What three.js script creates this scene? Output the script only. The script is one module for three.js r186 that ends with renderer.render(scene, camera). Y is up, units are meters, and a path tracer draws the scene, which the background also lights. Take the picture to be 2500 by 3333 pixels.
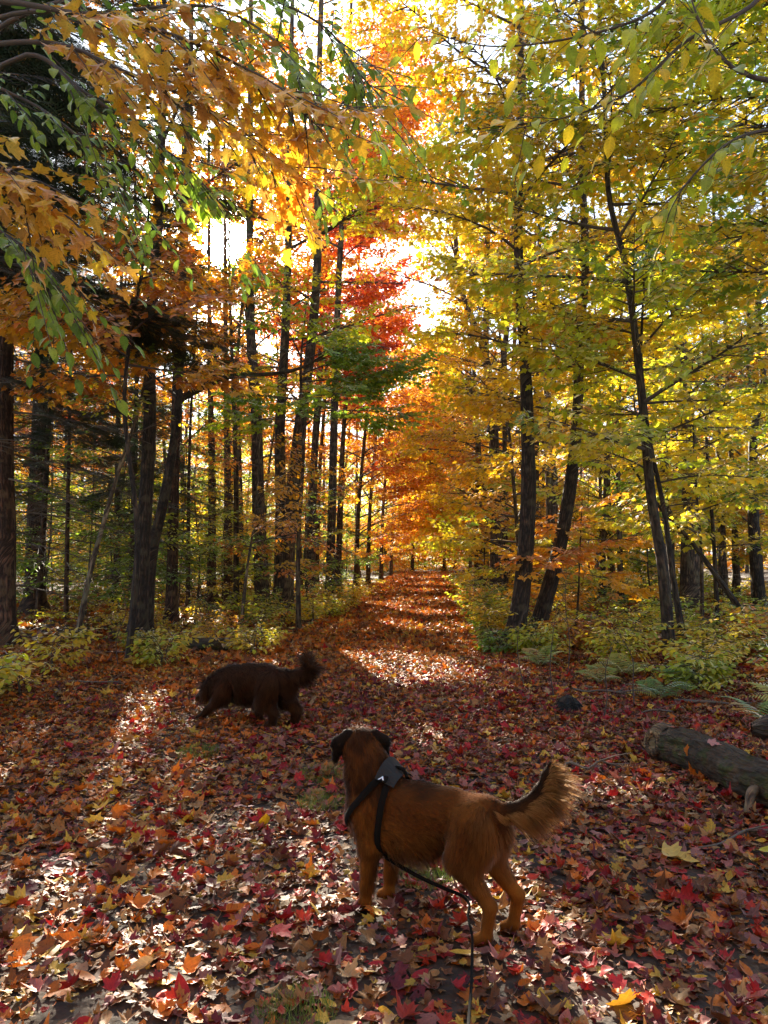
import * as THREE from 'three';

// ---------------------------------------------------------------- camera, sky, sun, exposure
const scene = new THREE.Scene();
const camera = new THREE.PerspectiveCamera(69.4, 768 / 1024, 0.05, 600);
camera.position.set(0, 1.55, 0);
camera.rotation.set(THREE.MathUtils.degToRad(3.9), 0, 0);
scene.add(camera);
const SUN = new THREE.Vector3(-0.1985, 0.3994, -0.895).normalize();
const renderer = new THREE.WebGLRenderer({ antialias: true });
renderer.toneMapping = THREE.LinearToneMapping;
renderer.toneMappingExposure = 8.4;
renderer.shadowMap.enabled = true;
{
  // clear hazy autumn sky: blue overhead, whiter low down, bright air round the sun
  const W = 2048, H = 1024, d = new Float32Array(W * H * 4);
  for (let r = 0; r < H; r++) {
    const up = ((r + 0.5) / H - 0.5) * Math.PI, y = Math.sin(up);
    for (let c = 0; c < W; c++) {
      const a = ((c + 0.5) / W - 0.5) * 2 * Math.PI;
      const x = Math.cos(a) * Math.cos(up), z = Math.sin(a) * Math.cos(up);
      const cs = Math.min(1, x * SUN.x + y * SUN.y + z * SUN.z), th = Math.acos(cs) * 57.29578;
      const k = Math.pow(1 - Math.max(0, y), 3.2);
      const mie = 0.55 * Math.exp(-th / 16) + 5 * Math.exp(-th / 3.5) + 260 * Math.exp(-Math.pow(th / 1.1, 2));
      const ray = 0.75 + 0.25 * cs * cs;
      const o = (r * W + c) * 4;
      d[o] = (0.07 + 0.2 * k) * ray + mie * 1.0;
      d[o + 1] = (0.115 + 0.165 * k) * ray + mie * 0.96;
      d[o + 2] = (0.205 + 0.085 * k) * ray + mie * 0.86;
      d[o + 3] = 1;
    }
  }
  const sky = new THREE.DataTexture(d, W, H, THREE.RGBAFormat, THREE.FloatType);
  sky.mapping = THREE.EquirectangularReflectionMapping;
  sky.magFilter = THREE.LinearFilter; sky.needsUpdate = true;
  scene.background = sky; scene.environment = sky;
}
const sun = new THREE.DirectionalLight(new THREE.Color(1, 0.91, 0.74), 5);
sun.name = 'sun'; sun.position.copy(SUN).multiplyScalar(120); sun.castShadow = true;
Object.assign(sun.shadow.camera, { left: -40, right: 40, top: 40, bottom: -40, near: 1, far: 260 });
sun.shadow.mapSize.set(4096, 4096);
scene.add(sun); scene.add(sun.target);

// ---------------------------------------------------------------- helpers
const V = (x, y, z) => new THREE.Vector3(x, y, z);
const UPV = V(0, 1, 0);
const lerp = (a, b, t) => a + (b - a) * t, clamp = (x, a, b) => Math.min(b, Math.max(a, x));
const smooth = (a, b, x) => { const t = clamp((x - a) / (b - a), 0, 1); return t * t * (3 - 2 * t); };
function rand(seed) { let s = seed | 0; return () => { s = (s + 0x6d2b79f5) | 0; let t = Math.imul(s ^ (s >>> 15), 1 | s); t = (t + Math.imul(t ^ (t >>> 7), 61 | t)) ^ t; return ((t ^ (t >>> 14)) >>> 0) / 4294967296; }; }
function hash3(x, y, z) { let h = Math.imul(x, 374761393) ^ Math.imul(y, 668265263) ^ Math.imul(z, 2147483647 ^ 1274126177); h = Math.imul(h ^ (h >>> 13), 1274126177); return ((h ^ (h >>> 16)) >>> 0) / 4294967296; }
function noise(x, y = 0, z = 0) {
  const i = Math.floor(x), j = Math.floor(y), k = Math.floor(z), f = (t) => t * t * (3 - 2 * t), u = f(x - i), v = f(y - j), w = f(z - k);
  const L = (a, b, t) => a + (b - a) * t;
  return L(L(L(hash3(i, j, k), hash3(i + 1, j, k), u), L(hash3(i, j + 1, k), hash3(i + 1, j + 1, k), u), v),
    L(L(hash3(i, j, k + 1), hash3(i + 1, j, k + 1), u), L(hash3(i, j + 1, k + 1), hash3(i + 1, j + 1, k + 1), u), v), w);
}
const fbm = (x, y, z = 0, n = 4) => { let s = 0, a = 0.5, t = 0; for (let i = 0; i < n; i++) { s += a * noise(x, y, z); t += a; x *= 2.03; y *= 2.03; z *= 2.03; a *= 0.5; } return s / t; };
const used = new Map();
function numbered(n) { const k = used.get(n) ?? 0; used.set(n, k + 1); return k ? n + '_' + String(k).padStart(3, '0') : n; }
function tag(o, label, category, group, kind) { if (label) o.userData.label = label; if (category) o.userData.category = category; if (group) o.userData.group = group; if (kind) o.userData.kind = kind; return o; }
function thing(name, label, category, pos, group, turn = 0) { const g = new THREE.Group(); g.name = numbered(name); g.position.set(...pos); g.rotation.y = turn; tag(g, label, category, group); scene.add(g); return g; }
function mesh(name, geo, mat, parent) { const m = new THREE.Mesh(geo, mat); m.name = parent === scene ? numbered(name) : name; m.castShadow = m.receiveShadow = true; parent.add(m); return m; }
function instanced(name, geo, mat, mats, cols, parent) {
  const m = new THREE.InstancedMesh(geo, mat, mats.length); m.name = parent === scene ? numbered(name) : name;
  const c = new THREE.Color();
  for (let i = 0; i < mats.length; i++) { m.setMatrixAt(i, mats[i]); if (cols) m.setColorAt(i, c.setRGB(...cols[i])); }
  m.castShadow = m.receiveShadow = true; m.userData.kind = 'stuff'; parent.add(m); return m;
}
class Geo {
  constructor() { this.p = []; this.n = []; this.t = []; this.c = []; this.i = []; }
  v(x, y, z, nx, ny, nz, u = 0, w = 0, c) { this.p.push(x, y, z); this.n.push(nx, ny, nz); this.t.push(u, w); if (c) this.c.push(c[0], c[1], c[2]); return this.p.length / 3 - 1; }
  tri(a, b, c) { this.i.push(a, b, c); }
  build(recompute) {
    const g = new THREE.BufferGeometry();
    g.setAttribute('position', new THREE.Float32BufferAttribute(this.p, 3));
    g.setAttribute('normal', new THREE.Float32BufferAttribute(this.n, 3));
    g.setAttribute('uv', new THREE.Float32BufferAttribute(this.t, 2));
    if (this.c.length === this.p.length) g.setAttribute('color', new THREE.Float32BufferAttribute(this.c, 3));
    g.setIndex(this.i); if (recompute) g.computeVertexNormals(); return g;
  }
  // tapered tube through points, radius function of (t, angle)
  tube(pts, rad, sides = 6, { cap = true, color, wob } = {}) {
    const n = pts.length, T = V(), N = V(), B = V(), base = this.p.length / 3;
    let ref = Math.abs(pts[1].clone().sub(pts[0]).normalize().y) > 0.8 ? V(1, 0, 0) : V(0, 1, 0), len = 0;
    for (let k = 0; k < n; k++) {
      T.copy(pts[Math.min(n - 1, k + 1)]).sub(pts[Math.max(0, k - 1)]).normalize();
      B.crossVectors(T, ref).normalize(); N.crossVectors(B, T).normalize(); ref = N.clone();
      if (k) len += pts[k].distanceTo(pts[k - 1]);
      const r0 = typeof rad === 'function' ? rad(k / (n - 1), pts[k]) : rad[k];
      for (let s = 0; s <= sides; s++) {
        const a = (s / sides) * Math.PI * 2, ca = Math.cos(a), sa = Math.sin(a), r = r0 * (wob ? wob(k / (n - 1), s === sides ? 0 : a, pts[k]) : 1);
        const nx = N.x * ca + B.x * sa, ny = N.y * ca + B.y * sa, nz = N.z * ca + B.z * sa;
        this.v(pts[k].x + nx * r, pts[k].y + ny * r, pts[k].z + nz * r, nx, ny, nz, (s / sides) * Math.max(0.12, Math.round(r0 * 12.6) / 2), len, color);
      }
    }
    const w = sides + 1;
    for (let k = 0; k < n - 1; k++) for (let s = 0; s < sides; s++) { const a = base + k * w + s; this.tri(a, a + 1, a + w); this.tri(a + 1, a + w + 1, a + w); }
    if (cap) { const e = pts[n - 1], c = this.v(e.x, e.y, e.z, T.x, T.y, T.z, 0, len, color), o = base + (n - 1) * w; for (let s = 0; s < sides; s++) this.tri(o + s, o + s + 1, c); }
  }
}
const curve = (pts, n) => new THREE.CatmullRomCurve3(pts, false, 'centripetal').getPoints(n);
function tex(w, h, f, srgb) {
  const d = new Uint8Array(w * h * 4);
  for (let y = 0; y < h; y++) for (let x = 0; x < w; x++) { const c = f(x / w, y / h), o = (y * w + x) * 4; d[o] = clamp(c[0] * 255, 0, 255); d[o + 1] = clamp(c[1] * 255, 0, 255); d[o + 2] = clamp(c[2] * 255, 0, 255); d[o + 3] = 255; }
  const t = new THREE.DataTexture(d, w, h); t.wrapS = t.wrapT = THREE.RepeatWrapping; t.magFilter = THREE.LinearFilter; t.minFilter = THREE.LinearMipmapLinearFilter; t.generateMipmaps = true;
  if (srgb) t.colorSpace = THREE.SRGBColorSpace; t.needsUpdate = true; return t;
}
// tiling noise: blends two shifted copies so the edges meet
const tnoise = (u, v, fx, fy, s) => { const a = (x, y) => fbm(x * fx + s, y * fy, s * 0.7, 4); const wu = smooth(0.75, 1, u), wv = smooth(0.75, 1, v); return lerp(lerp(a(u, v), a(u - 1, v), wu), lerp(a(u, v - 1), a(u - 1, v - 1), wu), wv); };

// ---------------------------------------------------------------- materials
const std = (o) => new THREE.MeshStandardMaterial(o);
const lin = (r, g, b) => new THREE.Color().setRGB(r, g, b);
const barkH = (u, v) => { const f = 1 - Math.abs(2 * tnoise(u, v, 24, 5, 3) - 1); const p = tnoise(u, v, 50, 30, 9); return clamp(Math.pow(1 - f * f, 1.2) * 1.4 * 0.75 + p * 0.35, 0, 1); };
const BW = 384, BH = 512, barkGrid = new Float32Array(BW * BH); for (let y = 0; y < BH; y++) for (let x = 0; x < BW; x++) barkGrid[y * BW + x] = barkH(x / BW, y / BH);
const barkAt = (u, v) => barkGrid[Math.min(BH - 1, Math.round(v * BH)) * BW + Math.min(BW - 1, Math.round(u * BW))];
const barkBump = tex(BW, BH, (u, v) => { const h = barkAt(u, v); return [h, h, h]; });
const barkCol = tex(BW, BH, (u, v) => { const h = barkAt(u, v), l = smooth(0.55, 0.66, tnoise(u, v, 6, 5, 17)), k = 0.2 + 0.78 * h; return [lerp(k, 0.85, l * 0.6), lerp(k * 0.93, 0.88, l * 0.6), lerp(k * 0.86, 0.8, l * 0.55)]; }, true);
const mossCol = tex(256, 256, (u, v) => { const m = smooth(0.52, 0.66, tnoise(u, v, 7, 8, 31) * 0.6 + tnoise(u, v, 22, 22, 12) * 0.4) * 0.8, h = tnoise(u, v, 30, 24, 7), l = smooth(0.58, 0.66, tnoise(u, v, 7, 6, 77)); const b = [0.2 + 0.36 * h, 0.165 + 0.31 * h, 0.13 + 0.25 * h], g = [0.2 + 0.24 * h, 0.25 + 0.26 * h, 0.07 + 0.1 * h]; return [0, 1, 2].map((i) => lerp(lerp(b[i], g[i], m), 0.6, l * 0.5 * (1 - m))); }, true);
const bark = (r, g, b, s = 0.03) => std({ color: lin(r, g, b), map: barkCol, bumpMap: barkBump, bumpScale: s, roughness: 0.92 });
const BARK = { maple: bark(0.2, 0.155, 0.115), dark: bark(0.1, 0.078, 0.06), conifer: bark(0.19, 0.115, 0.08), beech: bark(0.3, 0.26, 0.2, 0.008), twig: std({ color: lin(0.07, 0.055, 0.045), roughness: 0.9 }), dead: std({ color: lin(0.12, 0.095, 0.072), roughness: 0.95 }), mossy: std({ color: lin(0.36, 0.33, 0.26), map: mossCol, bumpMap: barkBump, bumpScale: 0.035, roughness: 0.95 }) };
const leafTex = tex(128, 128, (u, v) => { // veins and blotches of a leaf; midrib at u = 0.5
  const x = Math.abs(u - 0.5), rib = smooth(0.018, 0.0, x), side = smooth(0.09, 0.0, Math.abs((((v - x * 0.85) * 7) % 1 + 1) % 1 - 0.5) * 0.5) * 0.55, n = tnoise(u, v, 6, 6, 5), s = smooth(0.66, 0.74, tnoise(u, v, 9, 9, 55));
  const k = clamp(0.78 + 0.26 * n + 0.18 * Math.max(rib, side) - 0.35 * s, 0, 1); return [k, k * 0.985, k * 0.96];
}, true);
const leafMat = (tr, ro, extra) => new THREE.MeshPhysicalMaterial({ color: 0xffffff, vertexColors: true, transmission: tr, thickness: 0, roughness: ro, ior: 1.4, side: THREE.DoubleSide, ...extra });
const CROWN = leafMat(0.62, 0.86), NEEDLE = leafMat(0.25, 0.95), NEARLEAF = (c) => leafMat(0.55, 0.86, { vertexColors: false, map: leafTex, color: lin(...c) });
const LITTER = leafMat(0.28, 0.62, { map: leafTex, vertexColors: false, ior: 1.4, specularIntensity: 0.6 });

// ---------------------------------------------------------------- leaf shapes
const half = {
  maple: [[0.16, 0.0], [0.40, 0.05], [0.31, 0.15], [0.36, 0.24], [0.47, 0.31], [0.62, 0.46], [0.45, 0.47], [0.41, 0.57], [0.24, 0.52], [0.22, 0.68], [0.28, 0.79], [0.12, 0.84]],
  mapleSmall: [[0.40, 0.06], [0.27, 0.2], [0.6, 0.46], [0.25, 0.52], [0.22, 0.78]],
  mapleTorn: [[0.2, 0.02], [0.3, 0.2], [0.22, 0.3], [0.5, 0.4], [0.3, 0.5], [0.34, 0.62], [0.1, 0.66]],
  ovate: [[0.12, 0.06], [0.22, 0.2], [0.275, 0.4], [0.25, 0.6], [0.16, 0.8], [0.06, 0.95]],
  ovateSmall: [[0.2, 0.2], [0.27, 0.45], [0.16, 0.78]],
};
function outline(k) { const h = half[k], top = k === 'mapleTorn' ? 0.8 : k[0] === 'm' ? 1.08 : 1.04; return [[0, 0], ...h, [0, top], ...h.slice().reverse().map(([x, y]) => [-x, y])]; }
const OUT = Object.fromEntries(Object.keys(half).map((k) => [k, outline(k)]));
// adds a leaf to G: at p, axis a (unit), normal n (unit), size s, fold and curl
const _b = V();
function addLeaf(G, kind, p, a, n, s, fold, curl, col) {
  _b.crossVectors(a, n).normalize();
  const put = (x, y) => { const h = Math.abs(x) * fold + (y - 0.4) * (y - 0.4) * curl; return G.v(p.x + (_b.x * x + a.x * y + n.x * h) * s, p.y + (_b.y * x + a.y * y + n.y * h) * s, p.z + (_b.z * x + a.z * y + n.z * h) * s, n.x, n.y, n.z, 0.5 + x * 0.8, y * 0.92 + 0.04, col); };
  const o = OUT[kind], c = put(0, 0.42), f = o.map(([x, y]) => put(x, y));
  for (let i = 0; i < f.length; i++) G.tri(c, f[(i + 1) % f.length], f[i]);
}
// a single leaf with lobes that curl, for the litter and the near boughs: base at origin, +z axis, +y up
function leafGeo(kind, fold, curl, roll, wave, seed) {
  const G = new Geo(), r = rand(seed), o = OUT[kind], ph = r() * 6;
  const put = (x, y) => { const d = Math.hypot(x, y - 0.42), a = Math.atan2(x, y - 0.42); const h = Math.abs(x) * fold + (y - 0.42) * (y - 0.42) * curl + d * d * roll + Math.sin(a * 3 + ph) * d * wave; return G.v(x, h, y - 0.45, 0, 1, 0, 0.5 + x * 0.8, y * 0.92 + 0.04); };
  const c = put(0, 0.42), inner = o.map(([x, y]) => put(x * 0.55, 0.42 + (y - 0.42) * 0.55)), f = o.map(([x, y]) => put(x, y)), n = f.length;
  for (let i = 0; i < n; i++) { const j = (i + 1) % n; G.tri(c, inner[j], inner[i]); G.tri(inner[i], inner[j], f[j]); G.tri(inner[i], f[j], f[i]); }
  // petiole
  const a = put(-0.012, 0.03), b = put(0.012, 0.03), e = G.v(0.03, 0.06 + roll * 0.2, -0.45 - 0.32, 0, 1, 0, 0.5, 0); G.tri(a, b, e);
  return G.build(true);
}
// a spray: twig with leaves, in the xz plane, +x outward
function sprayGeo(seed, kind, n, L, size, tilt = 0.5, spread = 1) {
  const r = rand(seed), G = new Geo();
  G.tube([V(0, 0, 0), V(L * 0.5, 0.01, 0.01), V(L, -0.02, 0)], [0.005, 0.004, 0.002].map((x) => x * Math.max(1, L * 1.4)), 3, { color: [0.12, 0.1, 0.12] });
  for (let i = 0; i < n; i++) {
    const t = i === n - 1 ? 1 : (i + 0.4 + r() * 0.5) / n, sd = i % 2 ? 1 : -1, ang = i === n - 1 ? 0 : sd * (0.55 + r() * 0.8), off = i === n - 1 ? 0 : L * 0.34 * spread * r() * (1.1 - t * 0.6);
    const a = V(Math.cos(ang), -0.1 - r() * 0.8, Math.sin(ang)).normalize(), nn = V((r() - 0.5) * tilt * 2, 1, (r() - 0.5) * tilt * 2).normalize();
    nn.addScaledVector(a, -nn.dot(a)).normalize();
    const p = V(t * L, (r() - 0.5) * L * 0.16, 0).addScaledVector(a, off), k = 0.72 + r() * 0.42, hue = (r() - 0.5) * 0.3;
    addLeaf(G, kind, p, a, nn, size * (0.75 + r() * 0.5), (r() - 0.3) * 0.35, (r() - 0.6) * 0.5, [k * (1 + hue * 0.3), k * (1 + hue), k]);
  }
  return G.build(true);
}
const SPRAY = {
  mapleNear: [1, 2, 3, 4].map((s) => sprayGeo(s, 'mapleSmall', 13, 0.5, 0.1, 0.95)),
  maple: [5, 6, 7].map((s) => sprayGeo(s, 'mapleSmall', 24, 0.85, 0.115, 0.95)),
  mapleFar: [8, 9].map((s) => sprayGeo(s, 'ovateSmall', 34, 1.5, 0.2, 0.95)),
  beech: [11, 12, 13].map((s) => sprayGeo(s, 'ovateSmall', 13, 0.5, 0.095, 0.6)),
  shrub: [14, 15].map((s) => sprayGeo(s, 'ovateSmall', 9, 0.24, 0.068, 0.7)),
};
function needleSpray(seed, L) {
  const r = rand(seed), G = new Geo(), col = [0.5, 0.4, 0.3];
  G.tube([V(0, 0, 0), V(L * 0.6, -0.01, 0), V(L, -0.05, 0)], [0.006, 0.004, 0.002], 3, { color: col });
  const strip = (p, d, l) => { const b = V().crossVectors(d, UPV).normalize(), m = Math.round(l / 0.011); for (let i = 0; i < m; i++) for (const sd of [-1, 1]) { const q = p.clone().addScaledVector(d, l * (i + r() * 0.6) / m), k = 0.6 + r() * 0.6, c = [k, k, k], w = 0.0036, nl = 0.021 + r() * 0.014, t = q.clone().addScaledVector(b, sd * nl).addScaledVector(d, nl * 0.6); t.y += (r() - 0.35) * 0.015; const A = G.v(q.x, q.y, q.z, 0, 1, 0, 0, 0, c), B = G.v(q.x + d.x * w * 2, q.y, q.z + d.z * w * 2, 0, 1, 0, 0, 0, c), C = G.v(t.x, t.y, t.z, 0, 1, 0, 0, 0, c); G.tri(A, B, C); } };
  strip(V(0, 0, 0), V(1, -0.04, 0).normalize(), L);
  for (let i = 0; i < 18; i++) { const t = 0.06 + 0.9 * i / 18, sd = i % 2 ? 1 : -1, l = (1 - t * 0.75) * L * 0.5 * (0.7 + r() * 0.5), d = V(0.75, -0.12 - r() * 0.15, sd * 0.8).normalize(); strip(V(t * L, -0.03 * t, 0), d, l); }
  return G.build();
}
SPRAY.needle = [21, 22].map((s) => needleSpray(s, 0.62));

// ---------------------------------------------------------------- the ground
const pathX = (z) => { const d = -z; return 0.05 + 0.0007 * d * d * (d > 0 ? 1 : 0) + 0.012 * d; };
const pathHalf = (z) => lerp(3.3, 1.75, smooth(6, 15, -z)) ;
function groundY(x, z) {
  const e = Math.abs(x - pathX(z)) - pathHalf(z), side = smooth(0, 5, e);
  return 0.05 * (fbm(x * 0.9, z * 0.9, 3, 3) - 0.5) + side * (0.10 + 0.5 * (fbm(x * 0.16 + 9, z * 0.16, 1, 3) - 0.42)) + 0.018 * Math.max(0, -z - 28);
}
const soil = std({ color: lin(0.6, 0.55, 0.5), roughness: 0.95, map: tex(512, 512, (u, v) => { const a = tnoise(u, v, 6, 6, 2), b = tnoise(u, v, 40, 40, 8), k = 0.16 + 0.16 * a + 0.22 * (b - 0.4); return [k * 1.1, k * 0.84, k * 0.62]; }, true), bumpMap: tex(512, 512, (u, v) => { const h = tnoise(u, v, 34, 34, 4) * 0.7 + tnoise(u, v, 9, 9, 6) * 0.3; return [h, h, h]; }), bumpScale: 0.03 });
let ground;
{
  const G = new Geo(), X = [], Z = [];
  const ax = (t) => Math.sign(t) * (Math.abs(t) * 14 + Math.pow(Math.abs(t), 4) * 150);
  for (let i = -70; i <= 70; i++) X.push(ax(i / 70));
  for (let j = 0; j <= 150; j++) { const t = j / 150; Z.push(6 - t * 50 - Math.pow(t, 4) * 170); }
  for (const z of Z) for (const x of X) G.v(x, groundY(x, z), z, 0, 1, 0, x / 1.7, z / 1.7);
  const w = X.length;
  for (let j = 0; j < Z.length - 1; j++) for (let i = 0; i < w - 1; i++) { const a = j * w + i; G.tri(a, a + 1, a + w); G.tri(a + 1, a + w + 1, a + w); }
  ground = mesh('ground', G.build(true), soil, scene); ground.userData.kind = 'structure';
}

// ---------------------------------------------------------------- where the canopy is open: gaps that let sunbeams through to the floor, and the gap the sun stands in
const BEAMS = [[-0.75, -12.2, 0.55], [0.3, -9.9, 0.5], [1.25, -10.7, 0.45], [-0.2, -11, 0.35], [-2.8, -8.3, 0.28], [-2.4, -6.75, 0.22], [-2.3, -5.45, 0.28], [-2.55, -5.0, 0.22], [-1.54, -3.75, 0.3], [-1.75, -3.4, 0.3], [-1.2, -3.1, 0.25], [-0.95, -2.7, 0.25], [-0.7, -4.43, 0.2], [0.45, -2.8, 0.3], [0.32, -3.3, 0.22], [0.6, -3.6, 0.3], [0.25, -6.65, 0.22], [-2.83, -14.7, 0.3], [-0.26, -3.3, 0.2], [1.69, -5.03, 0.15], [1.6, -17, 0.8], [0.3, -18.5, 0.6], [2.0, -22, 0.9], [0.9, -25, 0.8], [2.0, -29, 1.1], [1.4, -35, 1.2], [3.0, -41, 1.4], [3.2, -50, 1.6], [0.0, -27, 0.7], [0.92, -1.75, 0.6], [0.5, -2.3, 0.35], [0.7, -2.1, 0.4], [-1.6, -11.6, 0.4],  [0.9, -11.6, 0.4], [-4.5, -19, 0.5], [-8, -16, 0.5], [-6, -21, 0.6]];
function open(x, y, z, r) {
  if (z > -2.0 && Math.hypot(x, z) < 1.7 && y < 4) return true;
  const k = y / SUN.y, gx = x - SUN.x * k, gz = z - SUN.z * k;
  for (const [bx, bz, br] of BEAMS) { if (bz > 3 && z > -7) continue; const q = br + r; if ((gx - bx) ** 2 + (gz - bz) ** 2 < q * q) return true; }
  const dx = x, dy = y - 1.55, dz = z, l = Math.hypot(dx, dy, dz), cs = (dx * SUN.x + dy * SUN.y + dz * SUN.z) / l;
  return cs > Math.cos(Math.atan2(r, l) * 0.6 + 0.024);
}

// the canopy beyond the near right-hand trees is broken by gaps a few metres wide that the low sun shines through
const gap = (x, y, z) => { const k = y / SUN.y, gx = x - SUN.x * k, gz = z - SUN.z * k; return z < -19 && gx > 3.3 && noise(gx * 0.5 + 7, gz * 0.5 + 3) > 0.44; };
// ---------------------------------------------------------------- trees
const C = { gold: [0.88, 0.50, 0.02], yellow: [0.9, 0.66, 0.03], lime: [0.6, 0.66, 0.03], green: [0.22, 0.36, 0.03], deep: [0.07, 0.13, 0.02], orange: [0.76, 0.27, 0.02], rust: [0.5, 0.19, 0.03], red: [0.66, 0.09, 0.02], pink: [0.6, 0.13, 0.08] };
const PAL = {
  gold: [['gold', 3.5], ['yellow', 4.5], ['lime', 3.5], ['orange', 0.5]], lime: [['lime', 5], ['yellow', 3.5], ['green', 2.5], ['gold', 1]], orange: [['orange', 5], ['gold', 3], ['rust', 1], ['red', 0.6]],
  red: [['red', 5], ['orange', 3], ['pink', 1]], green: [['green', 5], ['lime', 2.5], ['yellow', 0.6]], amber: [['gold', 5], ['orange', 3], ['rust', 1.2], ['yellow', 1]], mixed: [['yellow', 3], ['lime', 3], ['gold', 2], ['orange', 2], ['green', 1]],
};
function pick(pal, t) { let s = 0; for (const [, w] of pal) s += w; t *= s; for (const [k, w] of pal) { if ((t -= w) <= 0) return C[k]; } return C[pal[0][0]]; }
function leafColor(palName, r, p) {
  const pal = PAL[palName], a = pick(pal, clamp(noise(p.x * 0.55 + 3, p.y * 0.7, p.z * 0.55) * 1.25 - 0.12 + (r() - 0.5) * 0.35, 0, 0.999)), b = pick(pal, r()), m = r() * 0.45, k = 0.8 + r() * 0.35;
  return [0, 1, 2].map((i) => lerp(a[i], b[i], m) * k);
}
const _m = new THREE.Matrix4(), _q = new THREE.Quaternion(), _X = V(), _Y = V(), _Z = V();
function sprayMatrix(p, dir, r, s, rollAmt = 0.5) {
  _X.copy(dir).normalize(); _Y.set((r() - 0.5) * rollAmt * 1.4, 1, (r() - 0.5) * rollAmt * 1.4).addScaledVector(_X, 0); _Y.addScaledVector(_X, -_Y.dot(_X));
  if (_Y.lengthSq() < 1e-4) _Y.set(1, 0, 0); _Y.normalize(); _Z.crossVectors(_X, _Y);
  return new THREE.Matrix4().makeBasis(_X.clone().multiplyScalar(s), _Y.clone().multiplyScalar(s), _Z.clone().multiplyScalar(s)).setPosition(p);
}
let nSprays = 0;
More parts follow.
